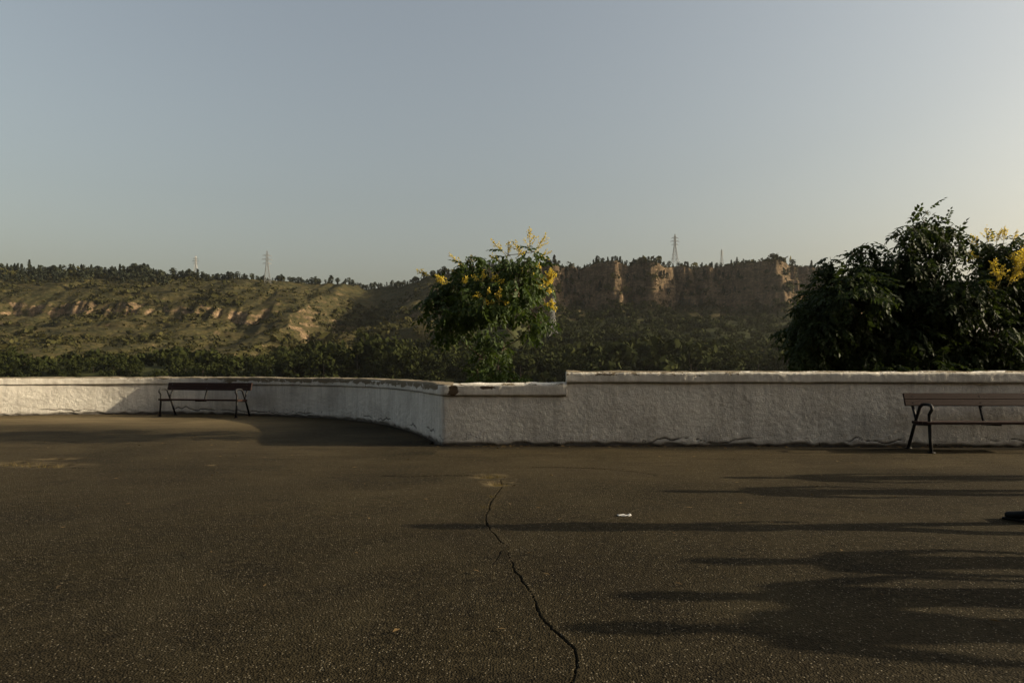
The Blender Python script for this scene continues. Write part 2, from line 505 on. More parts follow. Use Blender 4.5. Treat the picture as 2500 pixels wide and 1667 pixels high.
# ------------------------------------------------------------------ parapet walls
def sweep(front, back, profile):
    """profile rows: (fraction from front to back line, outward bulge, z)"""
    n = len(front)
    d = np.gradient(front, axis=0); d /= np.linalg.norm(d, axis=1, keepdims=True)
    nrm = np.stack([d[:, 1], -d[:, 0]], 1)            # right-hand side = towards the terrace
    v = []
    for fr, bu, z in profile:
        p = front * (1 - fr) + back * fr + nrm * bu
        v.append(np.column_stack([p, np.full(n, z)]))
    v = np.concatenate(v)
    f = grid_faces(len(profile), n)
    return v, f

def build_wall(front, back, top, cop, parent, peel_fn, cap_ends=(None, None), seed=0, along0=0.0, ckgate=.0):
    zb = top - cop
    nb = int((zb + .06) / .017)
    prof = [(0, 0, z) for z in np.linspace(-.06, zb - .004, nb)]
    prof += [(0, -.012, zb), (0, -.03, zb + .003), (.3, 0, zb + .004)]
    v, f = sweep(front, back, prof)
    s = v.copy()
    nr = normals_of(v, f)
    zz = v[:, 2]
    disp = .011 * fbm(s[:, 0] * 1.2, s[:, 1] * 1.2, zz * 1.6, 3, seed + 1) \
        + .0055 * fbm(s[:, 0] * 17, s[:, 1] * 17, zz * 19, 3, seed + 2) + .0026 * vnoise(s[:, 0] * 30, s[:, 1] * 30, zz * 30, seed + 3)
    along = np.tile(np.concatenate([[0], np.cumsum(np.linalg.norm(np.diff(front, axis=0), axis=1))]) + along0, len(prof))
    # crack that runs along the foot, with lips of broken plaster
    line = .13 + .10 * fbm(along * 1.3, along * 0 + 3, oct=5, seed=seed + 9) + .03 * vnoise(along * 9, along * 0, seed=seed + 8)
    gate = np.clip((fbm(along * .8, along * 0 + 8, oct=3, seed=seed + 7) + ckgate) * 5, 0, 1)
    cwid = .012 + .010 * vnoise(along * 5, along * 0 + 2, seed=seed + 6)
    cr = np.clip(1 - np.abs(zz - line) / cwid, 0, 1) * gate
    disp = disp - .016 * cr + .002 * (zz < line) * gate
    ragged = np.clip((.055 + .03 * vnoise(along * 7, along * 0, seed=seed + 5) - zz) / .03, 0, 1)
    disp = disp - .02 * ragged
    fade = np.clip((zb - zz) / .02, 0, 1)
    v = v + nr * (disp * fade)[:, None]
    body = mesh_obj('wall_body', v, f, M_PLASTER, parent)
    a = body.data.attributes.new('crack', 'FLOAT', 'POINT'); a.data.foreach_set('value', np.clip(cr * 1.4 + ragged * .6, 0, 1).astype(np.float32))
    # coping: rounded band, proud of the wall, then the flat top and the back
    cp = [(.2, 0, zb + .006), (0, -.005, zb + .002), (0, .012, zb + .004), (0, .024, zb + .012)]
    cp += [(0, .029, z) for z in np.linspace(zb + .03, top - .048, max(3, int((cop - .07) / .016)))]
    for k in range(1, 8):
        a_ = k / 7 * PI / 2
        cp.append((0, .029 - .048 * (1 - math.cos(a_)), top - .048 + .048 * math.sin(a_)))
    cp += [(fr, 0, top + .004) for fr in np.linspace(.16, .9, 12)]
    cp += [(.97, 0, top - .02), (1, 0, top - .06), (1, 0, top - .4), (1, 0, -.6)]
    v, f = sweep(front, back, cp)
    nr = normals_of(v, f)
    zz = v[:, 2]
    al = np.tile(along[:len(front)], len(cp))
    row = np.repeat(np.arange(len(cp)), len(front))
    amp = np.where(row < len(cp) - 2, 1.0, 0.0) * np.where(row < 1, 0, 1)
    disp = .010 * fbm(v[:, 0] * 1.6, v[:, 1] * 1.6, zz * 2, 3, seed + 11) + .0045 * fbm(v[:, 0] * 14, v[:, 1] * 14, zz * 14, 3, seed + 12) \
        + .002 * vnoise(v[:, 0] * 32, v[:, 1] * 32, zz * 32, seed + 13)
    lump = .007 * vnoise(al * 7, al * 0 + 3, seed=seed + 16) * (vnoise(al * 1.1, al * 0, seed=seed + 18) > -.2) + .015 * fbm(al * 2.2, al * 0 + 5, oct=3, seed=seed + 15)
    gap = np.clip(1 - np.abs(row - 2) / 2.2, 0, 1)
    v = v + nr * (disp * amp)[:, None]
    v[:, 2] += lump * np.clip((zz - zb) / cop, 0, 1)
    cpo = mesh_obj('coping', v, f, M_COPING, parent)
    peel, brown = peel_fn(v, zb, top)
    # paint flaked off: that skin is thinner
    for nm, arr in (('peel', peel), ('brown', brown), ('crack', np.clip(gap * (.55 + .5 * vnoise(al * 2, al * 0, seed=seed + 17)), 0, .9))):
        a = cpo.data.attributes.new(nm, 'FLOAT', 'POINT'); a.data.foreach_set('value', arr.astype(np.float32))
    # ends
    for which, flag in enumerate(cap_ends):
        if flag is None: continue
        i = 0 if which == 0 else len(front) - 1
        Fp, Bp = front[i], back[i]
        g = []
        us = np.linspace(-.02, 1, 24); zs = np.linspace(-.05, 1, 60)
        dirv = Bp - Fp
        for zq in zs:
            for u_ in us:
                zt = flag + (zq + .05) / 1.05 * (top - flag)
                bu = .034 if zt > zb else 0
                uu = u_
                if u_ <= 0: uu = -bu / np.linalg.norm(dirv)
                r_ = max(0, (zt - (top - .07)) / .07)
                if u_ <= 0: uu += (1 - math.sqrt(max(0, 1 - r_ * r_))) * .07 / np.linalg.norm(dirv)
                g.append([*(Fp + dirv * uu), min(zt, top - .002)])
        g = np.array(g)
        sgn = -1 if which == 0 else 1
        nx = np.array([dirv[1], -dirv[0]]) / np.linalg.norm(dirv) * sgn
        inner = np.tile(((us > 0) & (us < 1)).astype(float), len(zs))
        dd = (.012 * fbm(g[:, 0] * 9, g[:, 1] * 9, g[:, 2] * 9, 3, 5) + .006) * inner - .002
        g[:, :2] += nx * dd[:, None]
        fc = grid_faces(len(zs), len(us))
        if which == 1: fc = fc[:, ::-1]
        e = mesh_obj('end_face', g, fc, M_PLASTER, parent)

TH = .36
arc_r = resample(arc[arc[:, 0] > -24], .021)
stepX = .87
low = np.stack([np.arange(CORNER[0], stepX, .016), 0 * np.arange(CORNER[0], stepX, .016)], 1); low = np.vstack([low[low[:, 0] < stepX - .004], [stepX, 0]]); low[:, 1] = front_y(low[:, 0])
# slightly rounded corner
full = np.concatenate([arc_r[:-1], low])
for _ in range(14):
    full[1:-1] = .25 * full[:-2] + .5 * full[1:-1] + .25 * full[2:]
d = np.gradient(full, axis=0); d /= np.linalg.norm(d, axis=1, keepdims=True)
bk = full + np.stack([-d[:, 1], d[:, 0]], 1) * TH
# back line: converge on the inner corner instead of crossing itself
ic = len(arc_r) - 1
dn = d[ic - 30]; off1 = full[ic - 30] + np.array([-dn[1], dn[0]]) * TH
dm = np.array([math.cos(math.radians(-1.5)), math.sin(math.radians(-1.5))]); off2 = CORNER + np.array([-dm[1], dm[0]]) * TH
A = np.array([[dn[0], -dm[0]], [dn[1], -dm[1]]]); k = np.linalg.solve(A, off2 - off1); inner = off1 + dn * k[0]
for i in range(len(full)):
    if i < ic and bk[i, 1] < inner[1] and full[i, 0] > -2.5: bk[i] = inner
    if i >= ic and bk[i, 0] < inner[0]: bk[i] = inner
bk[ic - 3:ic + 3] = inner

def peel_low(v, zb, top):
    x, y, z = v.T
    rel = (z - zb) / (top - zb)
    p = np.where(rel > .86, .66, .34)                       # worn to cement on the top
    p = p + np.clip((x + 9) / 2.2, 0, 1) * np.where(x < -1.2, .20, 0) * np.clip((rel - .25) * 3, 0, 1)
    p = p - np.where((x > -.95), .25, 0)
    p = p - np.where((x < -7.5) & (rel < .7), .06, 0)
    b = np.zeros(len(v))
    for (px_, py_, D, rx, rz) in [(1106, 952, 10.9, .09, .11), (1188, 946, 10.9, .17, .035), (1106, 968, 10.9, .05, .05)]:
        q = P(px_, py_, D)
        b = np.maximum(b, np.exp(-((x - q[0]) / rx) ** 2 - ((z - q[2]) / rz) ** 2) * np.where(y < 11.3, 1, 0))
    return p, b
wall_a = empty('parapet_wall', (0, 0, 0))
tag(wall_a, 'low whitewashed parapet wall curving away to the left with flaking coping', 'wall')
build_wall(full, bk, .995, .20, wall_a, peel_low, (None, .78), 3, 0.0, .12)

def peel_high(v, zb, top):
    x, y, z = v.T
    rel = (z - zb) / (top - zb)
    p = np.where(rel > .93, .50, .24) + np.where((x < 3.6) & (rel > .6), .17, 0)
    return p, np.zeros(len(v))
hx = np.concatenate([np.arange(stepX, 8.2, .016), np.arange(8.2, 26, .05)])
hf = np.stack([hx, front_y(hx)], 1)
wall_b = empty('parapet_wall', (0, 0, 0))
tag(wall_b, 'higher straight whitewashed parapet wall on the right, starting at a step up', 'wall')
build_wall(hf, hf + np.array([0.017, TH + .01]), 1.19, .185, wall_b, peel_high, (.90, None), 3, float(np.linalg.norm(np.diff(full, axis=0), axis=1).sum()), -.12)

# ------------------------------------------------------------------ terrain
def pl(px, pts):
    a = np.array(pts, float); return np.interp(px, a[:, 0], a[:, 1])
def z_at(y, D): return H + (HY - y) / F * D
CREST = [(-900, 650), (-300, 655), (0, 663), (330, 667), (500, 680), (620, 684), (760, 687), (850, 690), (905, 688), (940, 682), (1000, 676), (1100, 660), (1250, 645), (1330, 640), (1450, 640), (1960, 640), (2010, 646), (2045, 672), (2120, 722), (2300, 790), (2700, 840), (3600, 850)]
CRD = [(-900, 900), (600, 900), (760, 980), (930, 1000), (1050, 920), (1250, 880), (1300, 850), (3600, 850)]
def tab(rows):
    return [r[0] for r in rows], [z_at(r[1], r[0]) for r in rows]
LT = tab([(370, 898), (450, 880), (540, 846), (620, 816), (680, 797), (686, 786), (700, 783), (730, 768), (741, 737), (800, 706), (850, 685), (900, 670)])
CT = tab([(370, 898), (440, 882), (500, 858), (535, 838), (552, 803), (570, 792), (600, 786), (650, 785), (672, 775), (678, 762), (740, 738), (800, 718), (900, 690)])
RT = tab([(370, 898), (450, 884), (600, 838), (700, 800), (780, 765), (815, 750), (830, 738), (833.5, 712), (838, 706), (841, 676), (845, 671), (848, 645), (850, 640)])
RAV = [(380, 540), (430, 575), (480, 628), (540, 702), (600, 762), (680, 792), (780, 842), (900, 905), (1000, 925), (1150, 940)]

def terrain(X, Y):
    X = np.asarray(X, float); Y = np.asarray(Y, float)
    px = CX + F * X / Y
    D = Y + 14 * fbm(X * .012, Y * .012, oct=3, seed=40) * np.clip((Y - 300) / 150, 0, 1)
    # cliff ribs on the right
    rb = fbm(X * .019 + .25 * vnoise(Y * .03, X * .01, seed=43), X * 0 + 1.5, oct=2, seed=44)
    ribs = 50 * np.abs(rb) + 13 * np.abs(vnoise(X * .065, Y * .02, seed=45)) + 6 * np.abs(vnoise(X * .17, Y * .06, seed=48)) + 3.0 * fbm(X * .4, Y * .35, oct=3, seed=46) - 30
    crd = pl(px, CRD); cry = pl(px, CREST)
    zc = z_at(cry, crd)
    def ev(T, ref, Dq):
        d_, z_ = T
        dd = 370 + (Dq - 370) * (ref - 370) / (crd - 370)
        s = np.where(Dq > 0, zc / z_[-1], 1)
        lo = np.interp(dd, d_, z_)
        w = np.clip((dd - 560) / (ref - 560), 0, 1)
        return lo * (1 + (s - 1) * w)
    Dl = D + (16 * np.abs(vnoise(X * .05, Y * .01, seed=101)) + 9 * np.abs(vnoise(X * .14, Y * .03, seed=102)) - 9) * np.exp(-((D - 728) / 40) ** 2)
    zl = ev(LT, 900, Dl); zm = ev(CT, 900, D); zr = ev(RT, 850, D + ribs * np.clip((D - 740) / 60, 0, 1))
    wl = np.clip((px - 640) / 110, 0, 1); wl = wl * wl * (3 - 2 * wl)
    wr = np.clip((px + 12 * vnoise(Y * .05, X * .05, seed=47) - 1240) / 60, 0, 1); wr = wr * wr * (3 - 2 * wr)
    z = zl * (1 - wl) + zm * wl
    z = z * (1 - wr) + zr * wr
    # beyond the crest: gently falling plateau
    z = np.where(D > crd, np.minimum(z, zc) - (D - crd) * .06, z)
    # ravine
    rc = np.interp(Y, [r[0] for r in RAV], [r[1] for r in RAV])
    rx = (px - rc) / F * Y
    rx = rx + 7 * fbm(X * .03, Y * .03, oct=2, seed=50)
    dep = np.interp(Y, [370, 420, 520, 620, 700, 800, 900, 1100], [0, 7, 14, 26, 42, 40, 22, 0])
    wL = np.interp(Y, [400, 700, 1000], [16, 44, 50]); wR = np.interp(Y, [400, 560, 700, 1000], [22, 26, 62, 75])
    w = np.where(rx < 0, wL, wR)
    prof_ = np.clip(1 - np.abs(rx) / w, 0, 1)
    z = z - dep * prof_ ** .85
    # second, smaller dell on the left hillside
    rc2 = np.interp(Y, [420, 620, 860], [330, 560, 640]); r2 = (px - rc2) / F * Y
    z = z - np.interp(Y, [430, 560, 700, 830], [0, 7, 9, 0]) * np.exp(-(r2 / 20) ** 2)
    # erosion
    amp = np.clip((D - 380) / 120, 0, 1)
    gul = np.abs(fbm(X * .022 + .3 * vnoise(Y * .01, X * .01, seed=9), Y * .006, oct=3, seed=55))
    z = z - amp * (1 - np.clip(gul * 3.2, 0, 1)) * 4.0
    z = z + amp * (2.2 * fbm(X * .03, Y * .03, oct=5, seed=60) + 2.0 * fbm(X * .10, Y * .10, oct=4, seed=61))
    # rock ledges: quantise a little
    st = 8.0
    q = z / st + .5 * vnoise(X * .008, Y * .008, seed=66); fr = q - np.floor(q)
    z = z + amp * st * .09 * (np.clip((fr - .35) / .18, 0, 1) - fr)
    # this side of the valley
    zn = np.interp(Y, [10, 13, 20, 60, 160, 230, 300, 372], [-.8, -1.0, -3.0, -22, -62, -66, -30, 0]) 
    z = np.where(Y < 372, zn + 1.5 * fbm(X * .05, Y * .05, oct=3, seed=70) * np.clip((Y - 30) / 60, 0, 1), z)
    return z

FOR = [(-900, 450), (0, 455), (230, 448), (430, 470), (520, 500), (640, 480), (700, 497), (850, 520), (1000, 528), (1090, 560), (1200, 640), (1290, 760), (1400, 832), (3600, 836)]
pxs = np.concatenate([np.linspace(-1100, -60, 60)[:-1], np.arange(-60, 2120, 4.0), np.linspace(2120, 3700, 70)])
nc_ = len(pxs)
Ds = np.concatenate([np.geomspace(11.45, 330, 50)[:-1], np.linspace(330, 560, 90)[:-1], np.linspace(560, 785, 140)[:-1], np.linspace(785, 890, 210), np.linspace(890, 1100, 80)[1:], np.geomspace(1100, 3000, 20)[1:]])
PX, DD = np.meshgrid(pxs, Ds, indexing='xy')
# close behind the terrace the sheet follows the wall
TX = (PX - CX) / F * DD; TY = DD.copy()
TZ = terrain(TX, TY)
nearm = DD < 20
behind = np.where(TX < CORNER[0], np.interp(TX, ax_, ay_), front_y(TX)) + TH
TZ = np.where((TY < behind + .3), -.9, TZ)
terr = mesh_obj('hillside_terrain', np.stack([TX.ravel(), TY.ravel(), TZ.ravel()], 1), grid_faces(len(Ds), nc_), M_HILL)
wood = np.clip((pl(PX, FOR) - DD + 45 * fbm(TX * .014, TY * .014, oct=3, seed=80)) / 25, 0, 1)
# clearings
wood = wood * np.clip((840 - 12 - DD) / 20 , 0, 1) * (1 - np.clip((PX - 1230) / 40, 0, 1) * np.clip((DD - 760) / 20, 0, 1))
wood = wood * np.clip(1.25 - 3 * np.clip(fbm(TX * .03, TY * .03, oct=2, seed=83) - .25, 0, 1), 0, 1)
a = terr.data.attributes.new('wood', 'FLOAT', 'POINT'); a.data.foreach_set('value', wood.ravel().astype(np.float32))
tag(terr, 'dry hills across the valley with rock bands, a ravine and a cliff', kind='structure')

# unseen wooded bank, added behind the viewpoint to cut sky light
bxs = np.linspace(-130, 110, 100); bys = np.linspace(-6.4, -90, 50)
BX, BY = np.meshgrid(bxs, bys, indexing='xy')
def bank(x, y): return -.05 + np.interp(-y, [6.4, 8, 30, 60, 90], [-.1, 3.0, 36, 60, 70]) + 1.2 * fbm(x * .08, y * .08, oct=3, seed=201) * np.clip((-y - 7) / 6, 0, 1)
tag(mesh_obj('sky_block_bank', np.stack([BX.ravel(), BY.ravel(), bank(BX, BY).ravel()], 1), grid_faces(50, 100)[:, ::-1], M_HILL), 'steep unseen wooded bank added behind the viewpoint to block sky light', kind='structure')

# ------------------------------------------------------------------ foliage templates
def leaf_cloud(n, sx, sy, sz, leaf, flatbase=.5, seed=0, shape='round'):
    """n leaf-clump quads spread through an uneven crown volume; unit in metres, base at z=0"""
    r = np.random.default_rng(seed)
    if shape == 'round':
        k = max(4, n // 14)
        cc = r.normal(size=(k, 3)); cc /= np.linalg.norm(cc, axis=1, keepdims=True); cc *= r.uniform(.35, .85, (k, 1))
        idx = r.integers(0, k, n)
        d = r.normal(size=(n, 3)); d /= np.linalg.norm(d, axis=1, keepdims=True)
        p = cc[idx] + d * .33 * r.uniform(.7, 1.0, (n, 1))
        nrm = d + p * .6
        p = p * np.array([sx, sy, sz]) * 1.3; p[:, 2] += sz * .95
    else:
        # tiers of a conifer
        h = r.uniform(.08, 1, n) ** .9
        tiers = (np.sin(h * 28 + r.uniform(0, 6)) * .5 + .5)
        a = r.uniform(0, 2 * PI, n)
        if shape == 'cone': rad = (1 - h) ** .85 * (.6 + .4 * tiers) + .03
        else: rad = np.where(h > .42, np.sqrt(np.clip(1 - ((h - .68) / .33) ** 2, 0, 1)) * (.6 + .4 * tiers), .05)
        q = r.uniform(.45, 1, n) * rad
        p = np.stack([np.cos(a) * q * sx, np.sin(a) * q * sy, h * sz * 2], 1)
        nrm = np.stack([np.cos(a) * .6, np.sin(a) * .6, np.full(n, .8)], 1)
    nrm = nrm + r.normal(size=(n, 3)) * .35
    nrm /= np.linalg.norm(nrm, axis=1, keepdims=True)
    u = np.cross(nrm, r.normal(size=(n, 3))); u /= np.linalg.norm(u, axis=1, keepdims=True)
    w = np.cross(nrm, u)
    s = leaf * r.uniform(.6, 1.3, (n, 1))
    ct = p
    v = np.stack([ct - u * s * .9, ct - w * s * .55 + nrm * s * .12, ct + u * s, ct + w * s * .6 - nrm * s * .1], 1).reshape(-1, 3)
    f = np.arange(4 * n).reshape(-1, 4)
    return v, f

def trunk_arrays(h, r0, lean=0, seed=0):
    m = MB(); m.tube([(0, 0, -.5), (lean * .3, 0, h * .4), (lean, 0, h)], [r0, r0 * .75, r0 * .3], 5)
    return m

def stamp(tmpls, pos, rot, scl, zs=None):
    """join many transformed copies of templates"""
    V, Fc, n = [], [], 0
    pick = RNG.integers(0, len(tmpls), len(pos))
    for ti, (tv, tf) in enumerate(tmpls):
        ii = np.where(pick == ti)[0]
        if not len(ii): continue
        c, s = np.cos(rot[ii]), np.sin(rot[ii])
        R = np.zeros((len(ii), 3, 3)); R[:, 0, 0] = c; R[:, 0, 1] = -s; R[:, 1, 0] = s; R[:, 1, 1] = c; R[:, 2, 2] = 1 if zs is None else zs[ii]
        v = np.einsum('nij,kj->nki', R, tv) * scl[ii][:, None, None] + pos[ii][:, None, :]
        f = tf[None] + (np.arange(len(ii)) * len(tv))[:, None, None] + n
        V.append(v.reshape(-1, 3)); Fc.append(f.reshape(-1, tf.shape[1])); n += len(ii) * len(tv)
    return np.concatenate(V), np.concatenate(Fc)

def visible_from_eye(P_):
    return P_[:, 2] > (P_[:, 1] * 0 - 8)

# woodland ------------------------------------------------------------
def scatter(n, pxr, Dr, seed):
    r = np.random.default_rng(seed)
    D = np.sqrt(r.uniform(Dr[0] ** 2, Dr[1] ** 2, n)); px = r.uniform(*pxr, n)
    X = (px - CX) / F * D
    return px, X, D
px, X_, D_ = scatter(15000, (-500, 3000), (336, 845), 5)
lim = pl(px, FOR) + 45 * fbm(X_ * .014, D_ * .014, oct=3, seed=80)
clear = fbm(X_ * .03, D_ * .03, oct=2, seed=83)
k = (D_ < lim) & (clear < .42)
X_, D_, px = X_[k], D_[k], px[k]
Z_ = terrain(X_, D_)
order = np.argsort(D_)
X_, D_, Z_ = X_[order], D_[order], Z_[order]
sc = np.clip(RNG.gamma(5, .72, len(X_)), 1.7, 8) * np.interp(D_, [300, 480, 800], [1.35, 1.15, .95]) * np.clip(.75 + .5 * fbm(X_ * .015, D_ * .015, oct=2, seed=88) , .5, 1.3)
NI = 240
inview = (np.abs(X_ / D_) < .76) & (D_ > 354)
ii = np.where(inview)[0][:NI]
rest = np.setdiff1d(np.arange(len(X_)), ii)
big_t = [leaf_cloud(300, 1, 1, .85, .17, seed=100 + i) for i in range(5)]
sml_t = [leaf_cloud(84, 1, 1, .85, .29, seed=120 + i) for i in range(6)]
v, f = stamp(sml_t, np.stack([X_, D_, Z_], 1)[rest], RNG.uniform(0, 6.28, len(rest)), sc[rest])
wl_ = mesh_obj('woodland', v, f, M_WOODLAND, smooth=False)
tag(wl_, 'dark green woodland covering the far valley slope', 'woodland', kind='stuff')
bx_ = RNG.uniform(-120, 100, 900); by_ = RNG.uniform(-85, -9, 900)  # trees added on the unseen bank, blocking more sky light
v, f = stamp(sml_t, np.stack([bx_, by_, bank(bx_, by_)], 1), RNG.uniform(0, 6.28, 900), RNG.uniform(2.2, 3.6, 900))
tag(mesh_obj('sky_block_trees', v, f, M_WOODLAND, smooth=False), 'unseen dark trees added on the bank behind the viewpoint to block sky light', 'woodland', kind='stuff')
meshes = []
for i, (tv, tf) in enumerate(big_t):
    m = trunk_arrays(1.0, .06); tvv = np.concatenate(m.v); q = np.array([x for x in m.f if len(x) == 4]) + len(tv)
    o = mesh_obj('broadleaf_tree', np.concatenate([tv, tvv]), [tf, q], [M_WOODLAND, M_BARK], smooth=False, midx=[0] * len(tf) + [1] * len(q))
    meshes.append(o.data); bpy.data.objects.remove(o)
for j in ii:
    o = bpy.data.objects.new('broadleaf_tree', meshes[j % 5]); COL.objects.link(o)
    o.location = (X_[j], D_[j], Z_[j] - .5); o.rotation_euler = (0, 0, RNG.uniform(0, 6.28)); s_ = sc[j] * 1.1; o.scale = (s_, s_, s_ * RNG.uniform(.9, 1.25))
    q_ = CX + F * X_[j] / D_[j]
    w_ = 'over the curved wall left of the bench' if q_ < 410 else 'over the wall behind the left bench' if q_ < 620 else 'over the wall between left bench and flowering tree' if q_ < 1040 else 'behind the stem of the flowering tree' if q_ < 1380 else 'over the higher wall left of the dark tree' if q_ < 1900 else 'behind the large dark tree'
    tag(o, 'round dark green valley tree ' + w_, 'tree', 'valley trees ' + w_)

# scrub on the open slopes --------------------------------------------
px, X_, D_ = scatter(40000, (-300, 2300), (420, 905), 6)
dens = fbm(X_ * .018, D_ * .018, oct=3, seed=91)
rc = np.interp(D_, [r[0] for r in RAV], [r[1] for r in RAV]); inrav = np.abs(px - rc) / F * D_ < 26
k = (D_ > pl(px, FOR) - 10) & ((dens + .35 * ((px < 480) & (D_ > 810)) + .35 * (px > 1650) > RNG.uniform(-.5, .55, len(dens))) | inrav)
X_, D_, px, inrav = X_[k], D_[k], px[k], inrav[k]
Z_ = terrain(X_, D_)
sc = RNG.gamma(1.3, .85, len(X_)) + .35; sc = np.where(inrav, sc * 1.5, sc) * (1 + 1.3 * np.clip(dens[k] - .1, 0, 1))
st_ = [leaf_cloud(15, 1, 1, .62, .5, seed=140 + i) for i in range(6)]
v, f = stamp(st_, np.stack([X_, D_, Z_ - .2 * sc], 1), RNG.uniform(0, 6.28, len(X_)), sc)
tag(mesh_obj('scrub', v, f, M_SCRUB, smooth=False), 'low dark scrub dotted over the dry hillsides', 'scrub', kind='stuff')

# conifers on the crest ----------------------------------------------
cone_t = [leaf_cloud(150, .30, .30, .5, .10, seed=160 + i, shape='cone') for i in range(4)]
pine_t = [leaf_cloud(150, .40, .40, .5, .11, seed=170 + i, shape='pine') for i in range(4)]
con_me = []
for tv, tf in cone_t + pine_t:
    m = trunk_arrays(.9, .025)
    tvv = np.concatenate(m.v); q = np.array([x for x in m.f if len(x) == 4]) + len(tv)
    o = mesh_obj('conifer_tree', np.concatenate([tv, tvv]), [tf, q], [M_PINE, M_BARK], smooth=False, midx=[0] * len(tf) + [1] * len(q))
    con_me.append(o.data); bpy.data.objects.remove(o)
r = np.random.default_rng(33)
cands = []
for pxx in np.concatenate([r.uniform(-60, 2020, 330), r.uniform(-60, 640, 50)]):
    D = float(pl(pxx, CRD)) + r.uniform(-14, 16)
    cands.append((pxx, D))
cnt = 0
GR = {0: ('dark conifer on the crest of the left hill', 'conifers along the crest of the left hill'),
      1: ('dark pine on the skyline of the middle ridge beside the ravine', 'pines along the middle ridge beside the ravine'),
      2: ('dark conifer standing above the cliff edge', 'conifers in a row above the cliff')}
for (pxx, D) in cands[:296]:
    X0 = (pxx - CX) / F * D; z0 = float(terrain(np.array([X0]), np.array([D]))[0])
    left = pxx < 500
    hgt = r.uniform(8, 15) if left else (r.uniform(6, 10) if pxx < 1280 else r.uniform(5, 10))
    if r.random() < .06: hgt *= 1.35
    mi = r.integers(0, 8) if not 640 < pxx < 1200 else r.integers(4, 8)
    o = bpy.data.objects.new('conifer_tree', con_me[mi]); COL.objects.link(o)
    o.location = (X0, D, z0 - .4); o.rotation_euler = (r.uniform(-.05, .05), r.uniform(-.05, .05), r.uniform(0, 6.28))
    o.scale = (hgt * r.uniform(.85, 1.35),) * 2 + (hgt,)
    g = 0 if pxx < 640 else (1 if pxx < 1270 else 2)
    tag(o, GR[g][0], 'tree', GR[g][1])
# the mass of conifers behind the crest line
n = 2600
px = r.uniform(-500, 2050, n); D_ = pl(px, CRD) + r.uniform(-10, 110, n)
kk = (r.random(n) < np.where(px < 640, 1.0, .75)); px, D_ = px[kk], D_[kk]
e_ = px < 420; D_ = np.where(e_, D_ - 75 * r.random(len(px)), D_)
X_ = (px - CX) / F * D_; Z_ = terrain(X_, D_)
hg = np.where(px < 500, r.uniform(6, 12, len(px)), r.uniform(4.5, 8.5, len(px)))
lt = [leaf_cloud(46, .36, .36, .5, .17, seed=180 + i, shape='pine' if i % 2 else 'cone') for i in range(6)]
v, f = stamp(lt, np.stack([X_, D_, Z_ - .4], 1), r.uniform(0, 6.28, len(px)), hg)
tag(mesh_obj('ridge_woodland', v, f, M_PINE, smooth=False), 'belt of dark conifers crowded behind the skyline of the hills', 'woodland', kind='stuff')

# a few cypresses in the valley woodland
r = np.random.default_rng(77)
cyp_v, cyp_f = leaf_cloud(170, .13, .13, .5, .075, seed=190, shape='cone')
o = mesh_obj('cypress_tree', cyp_v, cyp_f, M_WOODLAND, smooth=False); cyp = o.data; bpy.data.objects.remove(o)
for (pxx, yy) in [(1290, 870), (1570, 775), (1625, 790), (1655, 770), (1690, 800), (1760, 790), (1480, 830), (1850, 800)]:
    D = 470 + (880 - yy) * 2.6
    X0 = (pxx - CX) / F * D; z0 = float(terrain(np.array([X0]), np.array([D]))[0])
    o = bpy.data.objects.new('cypress_tree', cyp); COL.objects.link(o); hh = r.uniform(13, 18)
    o.location = (X0, D, z0); o.scale = (hh, hh, hh)
    tag(o, 'slender dark cypress rising out of the valley woodland below the cliff', 'tree', 'cypresses in the valley woodland')

# ------------------------------------------------------------------ pylons
def pylon(pxx, D, hgt, label, base=None, rz=0.3, arms=True):
    X0 = (pxx - CX) / F * D
    z0 = float(terrain(np.array([X0]), np.array([D]))[0]) if base is None else base
    root = empty('electricity_pylon', (X0, D, z0 - 1), rz)
    tag(root, label, 'pylon', 'lattice pylons of the power line')
    def w(h): return np.interp(h, [0, .45, .62, .92, 1], [.10, .045, .026, .022, .003]) * hgt
    m = MB(); t_ = .26
    hs = [0, .16, .30, .42, .52, .60, .68, .76, .84, .92, 1.0]
    for a, b in zip(hs[:-1], hs[1:]):
        wa, wb_ = w(a), w(b)
        ca = [(sx * wa, sy * wa, a * hgt) for sx, sy in ((-1, -1), (1, -1), (1, 1), (-1, 1))]
        cb = [(sx * wb_, sy * wb_, b * hgt) for sx, sy in ((-1, -1), (1, -1), (1, 1), (-1, 1))]
        for i in range(4):
            j = (i + 1) % 4
            m.bar(ca[i], cb[i], t_ * 1.3); m.bar(ca[i], cb[j], t_ * .7); m.bar(ca[j], cb[i], t_ * .7); m.bar(cb[i], cb[j], t_ * .7)
    m.build('lattice_mast', M_STEEL, root)
    for k, (h, L) in enumerate([(.64, .115), (.75, .15), (.86, .12)]):
        c = MB(); z = h * hgt; ww = w(h)
        for s in (-1, 1):
            tip = (s * L * hgt, 0, z)
            for sy in (-1, 1):
                c.bar((s * ww, sy * ww, z), tip, t_); c.bar((s * ww, sy * ww, z + .035 * hgt), tip, t_ * .8)
            c.bar((tip[0], 0, z), (tip[0], 0, z - .035 * hgt), t_ * .7)
        c.build('cross_arm', M_STEEL, root)
    return root
pylon(652, 880, 46, 'tall lattice pylon on the crest of the left hill above the pines', z_at(697, 880), .5)
pylon(478, 1050, 34, 'small faint lattice pylon behind the trees of the left hill', z_at(676, 1050), .2)
pylon(1648, 880, 38, 'lattice pylon standing above the cliff on the right', z_at(641, 880), .1)
pylon(1762, 1200, 30, 'small distant lattice pylon above the right end of the cliff', z_at(648, 1200), .4)
pylon(1350, 600, 38, 'pale lattice pylon on the wooded slope right of the flowering tree', z_at(824, 600), .9)

